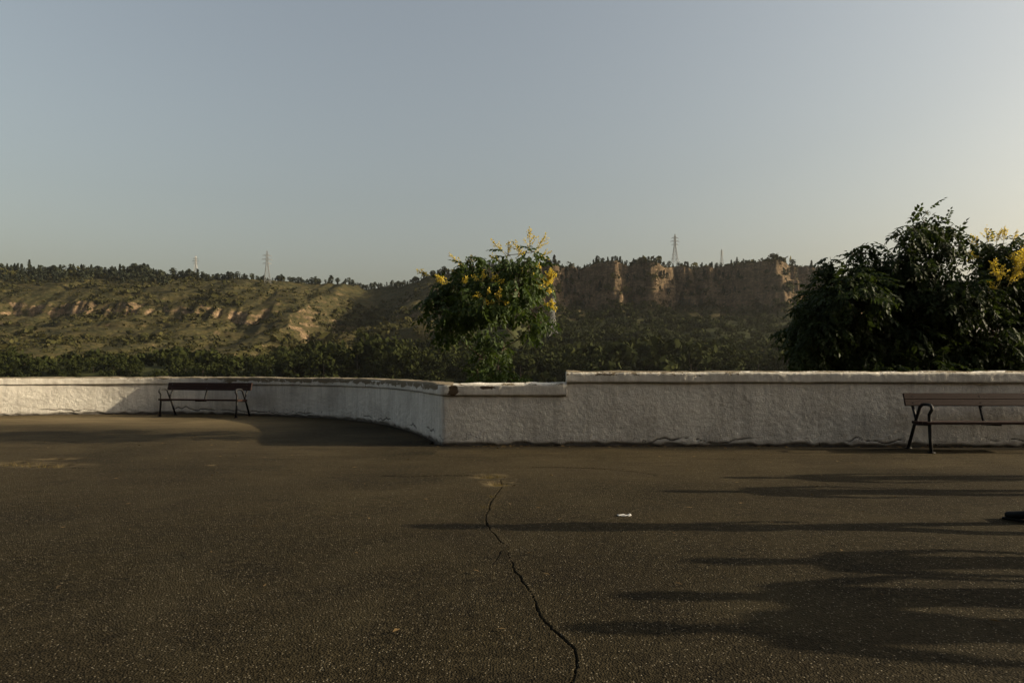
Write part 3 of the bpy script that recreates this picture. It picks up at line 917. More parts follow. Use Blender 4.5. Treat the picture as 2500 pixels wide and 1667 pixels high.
# ------------------------------------------------------------------ near trees
def leaflet(L, W):
    return np.array([[0, 0, 0], [-W, L * .42, .18 * W], [0, L, -.35 * W], [W, L * .42, .18 * W], [0, L * .45, -.25 * W]]), [(0, 4, 1), (1, 4, 2), (2, 4, 3), (3, 4, 0)]

def compound_leaf(L, pairs, ll, seed):
    """drooping pinnate leaf along +Y, 2*pairs+1 leaflets"""
    r = np.random.default_rng(seed); V, Fc, n = [], [], 0
    lv, lf = leaflet(ll, ll * .26)
    for k in range(pairs * 2 + 1):
        tpos = 1.0 if k == pairs * 2 else (k // 2 + 1.2) / (pairs + 1.2)
        side = 0 if k == pairs * 2 else (1 if k % 2 else -1)
        a = -side * math.radians(58 + r.uniform(-14, 14)); s = (.75 + .5 * math.sin(tpos * PI * .8)) * r.uniform(.85, 1.15)
        droop = -r.uniform(.2, .9)
        v = lv * s
        cr_, sr_ = math.cos(droop), math.sin(droop)
        v = np.stack([v[:, 0], v[:, 1] * cr_ - v[:, 2] * sr_, v[:, 1] * sr_ + v[:, 2] * cr_], 1)
        c, s2 = math.cos(a), math.sin(a)
        v = np.stack([v[:, 0] * c - v[:, 1] * s2, v[:, 0] * s2 + v[:, 1] * c, v[:, 2]], 1)
        v = v + np.array([0, L * tpos, -.35 * L * tpos ** 2])
        V.append(v); Fc += [tuple(i + n for i in q) for q in lf]; n += len(v)
    return np.concatenate(V), np.array(Fc)
CL = [compound_leaf(.26, 4, .084, i) for i in range(6)]
CLB = [compound_leaf(.30, 5, .082, 50 + i) for i in range(6)]

def place_leaves(tmpls, pos, dirs, scl, r):
    V, Fc, n = [], [], 0
    pick = r.integers(0, len(tmpls), len(pos))
    for ti, (tv, tf) in enumerate(tmpls):
        ii = np.where(pick == ti)[0]
        if not len(ii): continue
        y = dirs[ii] / np.linalg.norm(dirs[ii], axis=1, keepdims=True)
        up = np.array([0, 0, 1.0]) + r.normal(size=(len(ii), 3)) * .3
        x = np.cross(y, up); x /= np.linalg.norm(x, axis=1, keepdims=True); z = np.cross(x, y)
        R = np.stack([x, y, z], 2)
        v = np.einsum('nij,kj->nki', R, tv) * scl[ii][:, None, None] + pos[ii][:, None, :]
        f = tf[None] + (np.arange(len(ii)) * len(tv))[:, None, None] + n
        V.append(v.reshape(-1, 3)); Fc.append(f.reshape(-1, tf.shape[1])); n += len(ii) * len(tv)
    return np.concatenate(V), np.concatenate(Fc)

def blossom(base, direc, L, parent, r, dense=1.0, spread=.5):
    """a branched spray of small yellow flowers"""
    base = np.array(base); direc = np.array(direc, float); direc /= np.linalg.norm(direc)
    st = MB(); fl_p = []
    u = np.cross(direc, (0.3, 1, .1)); u /= np.linalg.norm(u); w = np.cross(direc, u)
    def axis(p0, d, l, rad):
        pts = [p0 + d * l * t_ + np.array([0, 0, -.06 * l * t_ * t_]) + r.normal(size=3) * .004 for t_ in np.linspace(0, 1, 5)]
        st.tube(pts, [rad, rad * .8, rad * .6, rad * .5, rad * .3], 4, cap=False)
        return pts
    main = axis(base, direc, L, .006)
    nb_ = int(9 * dense) + 2
    for k in range(nb_):
        t_ = .2 + .75 * k / nb_
        p0 = base + direc * L * t_ + np.array([0, 0, -.06 * L * t_ * t_])
        a = r.uniform(0, 2 * PI); d = direc * .75 + (u * math.cos(a) + w * math.sin(a)) * spread * 1.3
        d /= np.linalg.norm(d); l = L * (1.05 - t_) * r.uniform(.45, .75)
        pts = axis(p0, d, l, .003)
        for q in np.linspace(.15, 1, int(l / .014) + 2):
            fl_p.append(p0 + d * l * q + r.normal(size=3) * .010)
    for q in np.linspace(.35, 1, int(L / .016)):
        fl_p.append(base + direc * L * q + r.normal(size=3) * .008)
    fp = np.array(fl_p); fp = fp[r.random(len(fp)) < .62]
    n = len(fp) * 2; fp = np.repeat(fp, 2, 0) + r.normal(size=(n, 3)) * .005
    nr = r.normal(size=(n, 3)); nr /= np.linalg.norm(nr, axis=1, keepdims=True)
    a = np.cross(nr, r.normal(size=(n, 3))); a /= np.linalg.norm(a, axis=1, keepdims=True); b = np.cross(nr, a)
    s = r.uniform(.007, .014, (n, 1))
    v = np.stack([fp - a * s, fp - b * s, fp + a * s, fp + b * s], 1).reshape(-1, 3)
    sv = np.concatenate(st.v); sf = np.array(st.f) + len(v)
    f = np.concatenate([np.arange(4 * n).reshape(-1, 4), sf])
    return mesh_obj('flower_spray', v_sub(np.concatenate([v, sv]), parent), f, [M_FLOWER, M_POD], parent, smooth=False, midx=[0] * n + [1] * len(sf))

def v_sub(v, parent):
    return v - np.array(parent.location)

def near_tree(name, label, base, clusters, D0, dspread, density, tm, mat, sprays, seed, depth_fn=None, trunk_r=.07, droop=.7, extra_fill=0):
    r = np.random.default_rng(seed)
    root = empty(name, base)
    tag(root, label, 'tree')
    base = np.array(base, float)
    cs = []
    for (x, y, rad) in clusters:
        D = D0 + r.uniform(-dspread, dspread) * (1 if rad > 24 else .5)
        c = P(x, y, D); cs.append((c, rad / F * D))
    # limbs
    tr = MB(); limbs = []
    fork = base + np.array([.05, 0, (cs[0][0][2] - base[2]) * .3])
    lowz = min(c[2] for c, _ in cs)
    fork = np.array([base[0] + .05, base[1], max(base[2] + .6, lowz + .1)])
    tr.tube([base + np.array([0, 0, -.4]), (base + fork) / 2 + np.array([.03, .02, 0]), fork], [trunk_r * 1.25, trunk_r * 1.05, trunk_r * .9], 9)
    tr.v = [v_sub(a, root) for a in tr.v]
    tr.build('trunk', M_BARK, root, smooth=True)
    order = sorted(range(len(cs)), key=lambda i: np.linalg.norm(cs[i][0] - fork))
    nodes = [(fork, trunk_r * .7)]
    for i in order:
        c, rad = cs[i]
        # attach to the nearest existing node that lies lower
        best = min(nodes, key=lambda q: np.linalg.norm(q[0] - c) + max(0, q[0][2] - c[2]) * 2)
        p0, r0 = best
        mid = (p0 + c) / 2 + np.array([r.normal() * .05, r.normal() * .05, -.04 * np.linalg.norm(c - p0)])
        rr = max(r0 * .72, .009)
        b = MB(); b.tube([p0, mid, c, c + (c - mid) * .5], [r0 * .8, rr * .9, rr * .6, rr * .25], 6, cap=False)
        b.v = [v_sub(a, root) for a in b.v]
        b.build('branch', M_BARK, root, smooth=True)
        nodes.append((mid, rr)); nodes.append((c, rr * .7))
    # leaves
    PS, DS, TW = [], [], MB()
    for (c, rad) in cs:
        n = int(density * (rad / .33) ** 2)
        d = r.normal(size=(n, 3)); d /= np.linalg.norm(d, axis=1, keepdims=True); d[:, 2] = d[:, 2] * .9 + .1
        q = r.uniform(.12, .88, (n, 1)) ** .6
        p = c + d * q * rad * np.array([1, 1.25, 1])
        dd = d * np.array([1, 1, .6]) + r.normal(size=(n, 3)) * .45; dd[:, 2] -= droop
        PS.append(p); DS.append(dd)
        for k in range(min(16, 4 + n // 8)):
            j = r.integers(0, n); TW.tube([c, (c + p[j]) / 2 + r.normal(size=3) * .02, p[j]], [.007, .005, .003], 4, cap=False)
    PS = np.concatenate(PS); DS = np.concatenate(DS)
    v, f = place_leaves(tm, PS, DS, r.uniform(.75, 1.2, len(PS)), r)
    mesh_obj('foliage', v_sub(v, root), f, mat, root, smooth=False)['kind'] = 'stuff'
    TW.v = [v_sub(a, root) for a in TW.v]
    TW.build('twigs', M_BARK, root, smooth=True)['kind'] = 'stuff'
    for (x, y, dx, dy, L, dens, spread, dD) in sprays:
        D = D0 + dD
        p = P(x, y, D)
        blossom(p, (dx, r.uniform(-.25, .1), dy), L, root, r, dens, spread)
    return root

tree_c = [(1085, 715, 45), (1120, 690, 48), (1150, 655, 34), (1130, 760, 55), (1178, 738, 55), (1190, 690, 45), (1235, 655, 38), (1285, 640, 38), (1262, 700, 50), (1308, 690, 34), (1300, 762, 36), (1325, 790, 22), (1216, 745, 42), (1195, 826, 34), (1178, 872, 30), (1228, 850, 22), (1212, 915, 42), (1262, 928, 30), (1168, 925, 28), (1078, 768, 34), (1096, 806, 24), (1210, 960, 60), (1055, 725, 22), (1290, 800, 20), (1240, 622, 16), (1300, 615, 20), (1150, 630, 18)]
spr = [(1292, 618, .02, 1, .50, 1.0, .5, 0), (1300, 625, .6, 1, .50, 1.0, .4, .1), (1306, 632, .9, .45, .36, .7, .5, .1), (1276, 622, -.6, .8, .34, .8, .4, 0),
       (1240, 625, .05, 1, .28, 1.0, .4, 0), (1238, 625, -.7, .75, .44, .5, .3, .2), (1225, 640, -.9, .5, .28, .5, .4, 0), (1258, 630, .7, .5, .24, .5, .4, 0),
       (1150, 655, 0, 1, .26, .8, .5, 0), (1140, 658, -.8, .75, .48, .5, .3, .1), (1155, 655, .9, .5, .26, .6, .4, 0), (1120, 668, -.8, .3, .22, .6, .4, 0),
       (1058, 678, -.9, .45, .34, .9, .3, 0), (1100, 690, -.8, .2, .26, 1.3, .7, -.6), (1085, 688, -.6, .5, .2, 1.2, .7, -.6), (1122, 690, .5, .3, .18, 1.2, .7, -.6),
       (1178, 692, .1, .9, .24, .9, .6, -.8), (1192, 692, .7, .7, .24, .8, .6, -.8), (1200, 690, 1, .2, .22, .7, .6, -.8), (1178, 688, -.8, .5, .22, .8, .6, -.8),
       (1218, 744, .05, 1, .30, 1.2, .45, -.9), (1218, 735, -1, -.1, .20, .9, .4, -.9), (1218, 735, 1, -.1, .16, .9, .4, -.9), (1190, 728, -1, .15, .26, 1.0, .4, -.9), (1188, 724, -.3, -.9, .14, .8, .5, -.9), (1190, 722, .2, 1, .14, .8, .5, -.9),
       (1312, 715, .3, .9, .30, 2.0, .8, -.2), (1330, 705, .4, .9, .28, 2.0, .8, -.2), (1345, 690, .1, 1, .24, 2.0, .9, -.2), (1322, 690, .7, .4, .24, 2.0, .9, -.2), (1335, 680, .3, .9, .2, 1.6, .9, -.2), (1340, 700, 0, -1, .14, 1.6, .9, -.2),
       (1348, 755, 0, 1, .2, 1.4, .8, -.1), (1340, 750, .8, -.1, .16, 1.2, .8, -.1), (1345, 745, -.8, .2, .12, 1.2, .8, -.1), (1300, 670, .3, .9, .2, 1.2, .7, -.5), (1278, 668, -.2, .9, .16, .9, .6, -.5), (1310, 665, .3, .9, .2, 1.2, .6, -.4)]
near_tree('golden_rain_tree', 'small green tree with yellow blossom sprays rising behind the low wall in the middle', (-.30, 12.5, -1.1), tree_c, 12.35, .75, 52, CL, M_LEAF, spr, 5)

big_c = [(1978, 772, 40), (2008, 728, 46), (2060, 688, 46), (2100, 664, 38), (2142, 668, 46), (2190, 645, 38), (2245, 650, 38), (2298, 705, 40), (2345, 735, 38), (2240, 592, 22), (2290, 602, 22), (2352, 600, 10), (2200, 600, 16),
         (2075, 740, 90), (2180, 720, 95), (2290, 730, 95), (1990, 810, 66), (2080, 840, 85), (2190, 840, 95), (2300, 845, 90), (2010, 890, 60), (1965, 850, 40), (2380, 740, 60), (2120, 920, 80), (2260, 930, 80),
         (2225, 560, 26), (2258, 545, 20), (2262, 520, 12), (2285, 562, 24), (2310, 556, 18), (2345, 575, 14), (2325, 600, 18), (2030, 640, 20), (2115, 605, 18), (2085, 622, 16)]
near_tree('golden_rain_tree', 'large dark backlit tree behind the right wall with a leafy shoot on top', (5.8, 12.6, -1.2), big_c, 12.25, .55, 92, CLB, M_LEAF_DARK, [], 8, trunk_r=.12)
yel_c = [(2425, 610, 36), (2465, 620, 44), (2440, 680, 50), (2500, 690, 60), (2560, 640, 80), (2470, 750, 50), (2560, 760, 90), (2640, 700, 100), (2430, 820, 56), (2500, 860, 70), (2600, 860, 90), (2450, 900, 50), (2540, 920, 70), (2700, 800, 90), (2740, 640, 80)]
ysp = []
r = np.random.default_rng(3)
for k in range(24):
    ysp.append((r.uniform(2400, 2600), r.uniform(640, 720), r.uniform(-.8, .5), r.uniform(.2, 1), r.uniform(.2, .4), 1.5, .8, r.uniform(-1.0, -.5)))
for (x, y, dx, dy) in [(2410, 600, -.1, 1), (2395, 610, -.6, .7), (2430, 600, .4, .8), (2470, 605, .3, 1), (2490, 600, .6, .6), (2400, 630, -1, .3), (2450, 598, 0, 1)]:
    ysp.append((x, y, dx, dy, .36, .9, .5, -.1))
near_tree('golden_rain_tree', 'tree thick with yellow blossom at the right edge behind the wall', (8.6, 12.4, -1.2), yel_c, 12.35, .35, 84, CLB, M_LEAF_DARK, ysp, 9, trunk_r=.10)

# ------------------------------------------------------------------ benches
def make_bench(label, rz, loc, group):
    root = empty('park_bench', loc, rz)
    tag(root, label, 'bench', group)
    L = 1.08                                   # half distance between the end frames
    def fr(sx):
        x = sx * L
        m = MB()
        # front leg, arm and rear leg in one bent bar (side view: y back, z up)
        pts = [(x, 0.0, 0), (x, .03, .24), (x, .045, .43), (x, .05, .56), (x, .02, .60), (x, -.012, .635), (x, -.008, .675), (x, .03, .70), (x, .12, .708), (x, .22, .70), (x, .29, .655), (x, .34, .55), (x, .44, .36), (x, .60, 0)]
        m.tube(pts, .024, 8)
        m.box((x, 0, .008), (.07, .09, .016)); m.box((x, .60, .008), (.07, .09, .016))
        m.build('end_frame', M_IRON, root, smooth=True)
        q = MB(); q.tube([(x, .36, .415), (x, .43, .56), (x, .50, .70), (x, .555, .86)], .021, 8); q.build('back_post', M_IRON, root, smooth=True)
        s = MB(); s.bar((x, .03, .412), (x, .42, .392), .045, .03); s.build('seat_bearer', M_IRON, root)
    for sx in (-1, 1): fr(sx)
    q = MB(); q.bar((-.06, .37, .39), (-.06, .52, .80), .05, .022, (1, 0, 0)); q.build('back_post', M_IRON, root)
    s = MB(); s.bar((-.06, .03, .408), (-.06, .42, .388), .045, .022); s.build('seat_bearer', M_IRON, root)
    for k in range(4):
        y = .055 + k * .105
        b = MB(); b.box((0, y, .437 - k * .005), (2 * L + .10, .098, .042)); b.build('seat_plank', M_BENCH, root, bevel=.005)
    a = math.atan2(.055, .16)
    R = np.array([[1, 0, 0], [0, math.cos(-a), -math.sin(-a)], [0, math.sin(-a), math.cos(-a)]])
    for k in range(2):
        cy, cz = .470 + k * .0315, .715 + k * .097
        b = MB(); b.box((0, cy - .004, cz), (2 * L + .26, .036, .0975), R); b.build('back_plank', M_BENCH, root, bevel=.004)
        for sx in (-L, -.06, L):
            c = MB(); c.tube([(sx, cy - .018, cz), (sx, cy - .026, cz)], .009, 8); c.build('bolt', M_STEEL, root)
    return root
bench_a = make_bench('dark brown bench with iron frames before the curved sunlit wall on the left', -.2, (-7.93, 17.2, 0), 'park benches along the parapet')
def copy_bench(src, label, rz, loc):
    r_ = src.copy(); COL.objects.link(r_); r_.location = loc; r_.rotation_euler = (0, 0, rz); r_['label'] = label
    for ch in [c for c in src.children]:
        c = ch.copy(); COL.objects.link(c); c.parent = r_
    return r_
copy_bench(bench_a, 'dark bench cut by the right edge of the photo, before the straight wall', -.015, (7.22, 9.98, 0))
copy_bench(bench_a, 'bench at the left edge of the photo of which only the arm tip shows', .28, (-14.22, 16.55, 0))

# ------------------------------------------------------------------ people just right of the frame
SK_A = leaf_mat('skin', (.42, .25, .17), (.50, .31, .22), .05, 8, .5, .35)
def cloth(name, c): return simple_mat(name, c, .2, 60, .9, .3, .002, .1)
C_TOP = [cloth('cloth_navy', (.03, .04, .08)), cloth('cloth_white', (.6, .58, .54)), cloth('cloth_olive', (.10, .10, .05)), cloth('cloth_red', (.25, .05, .04)), cloth('cloth_grey', (.18, .18, .18)), cloth('cloth_sand', (.38, .30, .20))]
C_LEG = [cloth('trousers_black', (.015, .015, .016)), cloth('trousers_denim', (.05, .07, .12)), cloth('trousers_khaki', (.22, .18, .12))]
M_HAIR = cloth('hair_dark', (.02, .014, .01))
M_SHOE = simple_mat('shoe_black', (.006, .006, .006), .3, 50, .7, .2, .002, .15)

def skin_mesh(name, pts, edges, rad, mat, parent, sub=2, rootv=0):
    me = bpy.data.meshes.new(name); me.from_pydata([tuple(p) for p in pts], edges, [])
    me.materials.append(mat)
    o = bpy.data.objects.new(name, me); COL.objects.link(o); o.parent = parent
    sk = o.modifiers.new('skin', 'SKIN'); sk.use_smooth_shade = True
    for i, sv in enumerate(me.skin_vertices[0].data):
        rr = rad[i]; sv.radius = rr if hasattr(rr, '__len__') else (rr, rr); sv.use_root = (i == rootv)
    s = o.modifiers.new('sub', 'SUBSURF'); s.levels = sub; s.render_levels = sub
    return o

def person(loc, rz, hgt, label, top, leg, armpose=(.12, .1), stance=.11, step=0.0, hairlong=False, seed=0):
    """adult facing local -Y"""
    root = empty('person', (*loc, 0), rz); tag(root, label, 'person', 'people standing at the right of the terrace')
    k = hgt / 1.75
    J = {}
    def a(n, x, y, z, r): J[n] = (np.array([x, y, z]) * k, r if not hasattr(r, '__len__') else tuple(q * k for q in r))
    a('pel', 0, 0, .95, (.155, .11)); a('waist', 0, .0, 1.10, (.135, .10)); a('chest', 0, .005, 1.28, (.165, .115)); a('shou', 0, .01, 1.41, (.12, .085)); a('neck', 0, .0, 1.49, (.055, .058)); a('skull0', 0, -.008, 1.565, (.066, .078)); a('skull1', 0, -.005, 1.645, (.075, .092)); a('skull2', 0, .0, 1.70, (.058, .070))
    for s, sg in (('l', 1), ('r', -1)):
        fy = -step * sg
        a('hip' + s, sg * .09, 0, .90, (.088, .092)); a('knee' + s, sg * stance, fy * .5 - .02, .50, (.060, .062)); a('calf' + s, sg * stance, fy * .8 + .01, .36, (.056, .06)); a('ank' + s, sg * (stance + .01), fy, .09, (.038, .042))
        a('heel' + s, sg * (stance + .01), fy + .03, .04, (.034, .036)); a('toe' + s, sg * (stance + .03), fy - .14, .03, (.038, .026))
        a('sh' + s, sg * .185, .01, 1.40, (.055, .056)); a('el' + s, sg * (.21 + armpose[0]), .03, 1.14, (.040, .042)); a('wr' + s, sg * (.19 + armpose[0] * .6), -armpose[1] - .04, .93, (.027, .024)); a('palm' + s, sg * (.19 + armpose[0] * .5), -armpose[1] - .07, .85, (.036, .018))
    names = list(J); idx = {n: i for i, n in enumerate(names)}
    E = [('pel', 'waist'), ('waist', 'chest'), ('chest', 'shou'), ('shou', 'neck'), ('neck', 'skull0'), ('skull0', 'skull1'), ('skull1', 'skull2')]
    for s in 'lr':
        E += [('pel', 'hip' + s), ('hip' + s, 'knee' + s), ('knee' + s, 'calf' + s), ('calf' + s, 'ank' + s), ('ank' + s, 'heel' + s), ('heel' + s, 'toe' + s), ('shou', 'sh' + s), ('sh' + s, 'el' + s), ('el' + s, 'wr' + s), ('wr' + s, 'palm' + s)]
    pts = [J[n][0] for n in names]; rad = [J[n][1] for n in names]; edges = [(idx[p], idx[q]) for p, q in E]
    # fingers: separate chains rooted inside the palm, same object
    for s, sg in (('l', 1), ('r', -1)):
        p = J['palm' + s][0]
        for fi, (ox, l) in enumerate([(-.030, .070), (-.010, .082), (.010, .076), (.028, .060)]):
            i0 = len(pts); oy = ox * k
            pts += [p + np.array([0, oy, -.02 * k]), p + np.array([-sg * .004, oy, -(.04 + l * .45) * k]), p + np.array([-sg * .018, oy, -(.035 + l) * k])]
            rad += [.009 * k, .0085 * k, .007 * k]; edges += [(i0, i0 + 1), (i0 + 1, i0 + 2)]
        i0 = len(pts)
        pts += [p + np.array([0, -.02 * k, .02 * k]), p + np.array([-sg * .012, -.055 * k, -.012 * k]), p + np.array([-sg * .02, -.062 * k, -.045 * k])]
        rad += [.010 * k, .010 * k, .008 * k]; edges += [(i0, i0 + 1), (i0 + 1, i0 + 2)]
    body = skin_mesh('body', pts, edges, rad, SK_A, root)
    for i, sv in enumerate(body.data.skin_vertices[0].data):
        if i >= len(names) and (i - len(names)) % 3 == 0: sv.use_root = True
    def sub_chain(name, sel, E2, grow, mat, extra=None):
        nm = list(sel); ix = {n: i for i, n in enumerate(nm)}
        P2, R2 = [], []
        for n in nm:
            p, r_ = (extra or {}).get(n, J.get(n))
            if not hasattr(r_, '__len__'): r_ = (r_, r_)
            P2.append(p); R2.append((r_[0] + grow, r_[1] + grow))
        return skin_mesh(name, P2, [(ix[p], ix[q]) for p, q in E2], R2, mat, root)
    def loft(m, rings, n=16):
        v, f = [], []
        for (x, y, z, rx, ry) in rings:
            v += [(x * k + rx * k * math.cos(q * 2 * PI / n), y * k + ry * k * math.sin(q * 2 * PI / n), z * k) for q in range(n)]
        for a_ in range(len(rings) - 1):
            f += [(a_ * n + q, a_ * n + (q + 1) % n, (a_ + 1) * n + (q + 1) % n, (a_ + 1) * n + q) for q in range(n)]
        f.append(tuple(range(n))[::-1]); f.append(tuple((len(rings) - 1) * n + q for q in range(n)))
        m.add(v, f)
    sh_ = MB(); loft(sh_, [(0, .005, .90, .172, .128), (0, .005, 1.0, .160, .120), (0, .0, 1.12, .150, .112), (0, .0, 1.28, .180, .128), (0, .005, 1.37, .188, .120), (0, .008, 1.43, .150, .095), (0, .0, 1.475, .070, .068)])
    for s in 'lr':
        p0, p1 = J['sh' + s][0], J['el' + s][0]
        sh_.tube([p0 * .8 + J['shou'][0] * .2, p0, p0 * .5 + p1 * .5, p0 * .3 + p1 * .7], [.066 * k, .068 * k, .060 * k, .060 * k], 12)
    sh_.build('shirt', top, root, smooth=True)
    tr_ = MB(); loft(tr_, [(0, .005, 1.0, .145, .108), (0, .005, .93, .162, .120), (0, .008, .85, .170, .124), (0, .005, .79, .150, .105)])
    for s in 'lr':
        tr_.tube([J['hip' + s][0] + np.array([0, 0, -.02 * k]), J['hip' + s][0] * .5 + J['knee' + s][0] * .5, J['knee' + s][0], J['calf' + s][0], J['ank' + s][0]], [.094 * k, .086 * k, .072 * k, .066 * k, .056 * k], 14)
    tr_.build('trousers', leg, root, smooth=True)
    ha_ = MB(); loft(ha_, ([(0, .055, 1.44, .06, .03), (0, .05, 1.52, .070, .05)] if hairlong else [(0, .05, 1.55, .055, .04)]) + [(0, .036, 1.60, .078, .072), (0, .030, 1.66, .084, .088), (0, .020, 1.71, .078, .090), (0, .014, 1.745, .056, .066), (0, .012, 1.762, .02, .024)])
    ha_.build('hair', M_HAIR, root, smooth=True)
    def sub_chain(name, sel, E2, grow, mat, extra=None):
        nm = list(sel); ix = {n: i for i, n in enumerate(nm)}
        P2, R2 = [], []
        for n in nm:
            p, r_ = (extra or {}).get(n, J.get(n))
            if not hasattr(r_, '__len__'): r_ = (r_, r_)
            P2.append(p); R2.append((r_[0] + grow, r_[1] + grow))
        return skin_mesh(name, P2, [(ix[p], ix[q]) for p, q in E2], R2, mat, root)
    fm = MB()   # nose, ears
    fm.tube([np.array([0, -.085, 1.655]) * k, np.array([0, -.108, 1.618]) * k, np.array([0, -.09, 1.61]) * k], [.008, .013, .009], 7)
    for sg in (-1, 1): fm.tube([np.array([sg * .076, .0, 1.655]) * k, np.array([sg * .084, .006, 1.63]) * k, np.array([sg * .077, 0, 1.60]) * k], [.009, .012, .007], 7)
    fm.build('nose_and_ears', SK_A, root, smooth=True)
    for sg in (-1, 1):
        e = MB(); e.tube([np.array([sg * .03, -.078, 1.655]) * k, np.array([sg * .03, -.088, 1.655]) * k], [.011, .006], 8); e.build('eye', M_SHOE, root, smooth=True)
    mo = MB(); mo.tube([np.array([-.024, -.080, 1.585]) * k, np.array([0, -.088, 1.583]) * k, np.array([.024, -.080, 1.585]) * k], [.004, .007, .004], 6); mo.build('mouth', C_TOP[3], root, smooth=True)
    for s, sg in (('l', 1), ('r', -1)):
        h = J['heel' + s][0]; tt = J['toe' + s][0]
        sh = {'a': (h + np.array([0, .03, .012]), (.040, .042)), 'b': (h * .6 + tt * .4 + np.array([0, 0, .022]), (.040, .040)), 'c': (tt + np.array([0, 0, .012]), (.046, .030)), 'd': (tt + np.array([sg * .008, -.075, .005]), (.034, .022)), 'e': (J['ank' + s][0] + np.array([0, 0, .01]), (.045, .048))}
        sub_chain('shoe', ['a', 'b', 'c', 'd', 'e'], [('a', 'b'), ('b', 'c'), ('c', 'd'), ('a', 'e')], .004, M_SHOE, sh)
        so = MB(); dv = tt - h; dv /= np.linalg.norm(dv); so.bar(h - dv * .045 + np.array([0, 0, -.028 * k + .0]), tt + dv * .085 + np.array([0, 0, -.018 * k]), .082, .020); so.v = [np.where(a_ < 0.004, a_, a_) for a_ in so.v]
        so.build('shoe_sole', M_SHOE, root, bevel=.008)
    return root

el_len = 1 / math.tan(SUN_EL); sdx = math.sin(SUN_AZ); sdy = math.cos(SUN_AZ)
def stand(px_, py_, hgt, rz, label, **kw):
    """place somebody so that the shadow of the head reaches this spot of the pavement"""
    hx_, hy_ = G(px_, py_); L = hgt * el_len
    return person((hx_ + sdx * L, hy_ + sdy * L), rz, hgt, label, **kw)
stand(1775, 1164, 1.70, 1.7, 'person in a white shirt standing farthest along the wall, right of the frame', top=C_TOP[1], leg=C_LEG[1], seed=1)
stand(1620, 1198, 1.72, -1.4, 'person in an olive shirt next to the one in white, right of the frame', top=C_TOP[2], leg=C_LEG[2], seed=2)
pc = stand(1000, 1283, 1.75, 3.56, 'person in a navy shirt whose black shoe tip enters the frame at the right', top=C_TOP[0], leg=C_LEG[0], armpose=(.05, .05), step=.25, seed=3)
stand(1690, 1370, 1.66, 1.2, 'person in a red shirt between the navy one and the couple', top=C_TOP[3], leg=C_LEG[1], hairlong=True, seed=4)
stand(1520, 1453, 1.68, 1.65, 'left one of the couple in front, grey shirt and long hair', top=C_TOP[4], leg=C_LEG[0], armpose=(.17, 0), hairlong=True, seed=5)
stand(1400, 1532, 1.78, 1.5, 'taller one of the couple in front, sand coloured shirt', top=C_TOP[5], leg=C_LEG[2], armpose=(.17, 0), seed=6)

# ------------------------------------------------------------------ haze over the valley
hz = bpy.data.meshes.new('haze')
x0, x1, y0, y1, z0, z1 = -2600, 2600, -140, 3100, -90, 260
hz.from_pydata([(x, y, z) for x in (x0, x1) for y in (y0, y1) for z in (z0, z1)], [], [(0, 1, 3, 2), (4, 6, 7, 5), (0, 4, 5, 1), (2, 3, 7, 6), (0, 2, 6, 4), (1, 5, 7, 3)])
hm = bpy.data.materials.new('haze_air'); hm.use_nodes = True; hm.node_tree.nodes.clear()
ho = hm.node_tree.nodes.new('ShaderNodeOutputMaterial'); hv = hm.node_tree.nodes.new('ShaderNodeVolumePrincipled')
hv.inputs['Color'].default_value = (.92, .92, .88, 1); hv.inputs['Density'].default_value = HAZE; hv.inputs['Anisotropy'].default_value = .6
hm.node_tree.links.new(hv.outputs[0], ho.inputs['Volume'])
hz.materials.append(hm)
ho_ = bpy.data.objects.new('haze', hz); COL.objects.link(ho_)
tag(ho_, 'thin evening haze in the air over the valley', kind='stuff')

# ------------------------------------------------------------------ litter, weeds
gx, gy = G(1525, 1259)
lm = MB(); r = np.random.default_rng(4)
n = 7
vv = []
for j in range(3):
    for i in range(n):
        vv.append((i * .024 - .075 + r.normal() * .003, j * .035 - .03 + .01 * math.sin(i * 1.3), .004 + .008 * r.random() + .005 * math.sin(i * 2.1 + j)))
lit = mesh_obj('paper_scrap', np.array(vv), grid_faces(3, n), M_PAPER, smooth=False)
so = lit.modifiers.new('solid', 'SOLIDIFY'); so.thickness = .002
lit.scale = (.8, .8, .8); lit.location = (gx, gy, .002); lit.rotation_euler = (0, 0, .1)
tag(lit, 'small crumpled white paper scrap lying on the asphalt', 'litter')

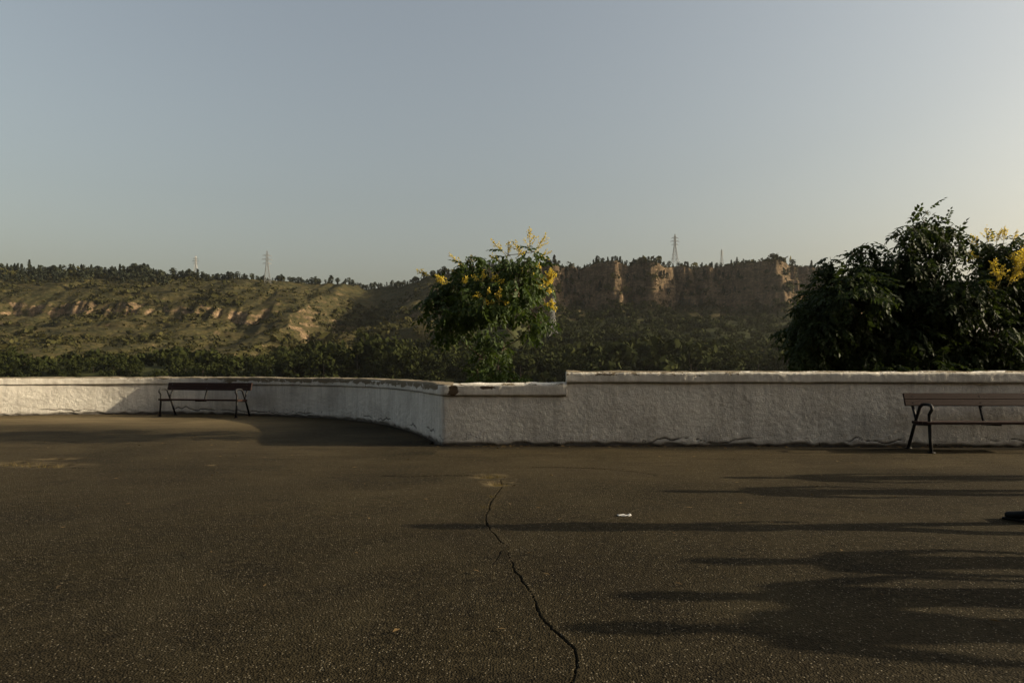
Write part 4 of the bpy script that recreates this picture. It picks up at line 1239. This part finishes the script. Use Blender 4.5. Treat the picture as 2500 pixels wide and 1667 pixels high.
# dry tufts round the potholes and in the crack
r = np.random.default_rng(14); V = []; Fq = []
spots = [(G(1200, 1165), .16, 120), (G(1222, 1186), .10, 110), (G(1205, 1215), .07, 50), (G(30, 1134), .35, 90), (G(120, 1138), .2, 50), (G(640, 1013), .3, 40), (G(1190, 1240), .05, 30)]
nv = 0
for (c, rad, n) in spots:
    for _ in range(n):
        x = c[0] + r.normal() * rad * .6; y = c[1] + r.normal() * rad * .5; h = r.uniform(.012, .04); a = r.uniform(0, 6.28); lx, ly = r.normal() * .02, r.normal() * .02
        w_ = .0025
        V += [(x - w_ * math.cos(a), y - w_ * math.sin(a), -.02), (x + w_ * math.cos(a), y + w_ * math.sin(a), -.02), (x + lx, y + ly, h)]
        Fq.append((nv, nv + 1, nv + 2)); nv += 3
tag(mesh_obj('dry_weeds', np.array(V), np.array(Fq), M_DRYGRASS, smooth=False), 'short dry weeds in the potholes and crack of the asphalt', 'weeds', kind='stuff')

# fallen leaves and grit gathered along the foot of the walls
r = np.random.default_rng(21); V = []; Fq = []; nv = 0
for k in range(900):
    if k < 620:
        if r.random() < .5:
            i = r.integers(0, len(full) - 2); c = full[i]; dn_ = full[i + 1] - full[i]; dn_ /= np.linalg.norm(dn_)
            off = abs(r.normal()) * .22 + .03; x, y = c + np.array([dn_[1], -dn_[0]]) * off
        else:
            x = r.uniform(-1, 8); y = CORNER[1] - .03 - abs(r.normal()) * .22
    else:
        x = r.uniform(-9, 6); y = r.uniform(3, 14)
        if x < -2 and y > 14: continue
    a = r.uniform(0, 6.28); L_ = r.uniform(.012, .035); W_ = L_ * .35; h = r.uniform(.004, .014)
    c_, s_ = math.cos(a), math.sin(a)
    for (u_, w_, hh) in ((-1, 0, .003), (0, -1, h), (1, 0, .004), (0, 1, h * .6)):
        V.append((x + u_ * L_ * c_ - w_ * W_ * s_, y + u_ * L_ * s_ + w_ * W_ * c_, hh + .012))
    Fq.append((nv, nv + 1, nv + 2, nv + 3)); nv += 4
M_DEAD = leaf_mat('dead_leaf', (.06, .038, .018), (.17, .115, .05), .1, 20, .8, .1)
tag(mesh_obj('fallen_leaves', np.array(V), np.array(Fq), M_DEAD, smooth=False), 'dry fallen leaves scattered along the foot of the wall', 'leaves', kind='stuff')
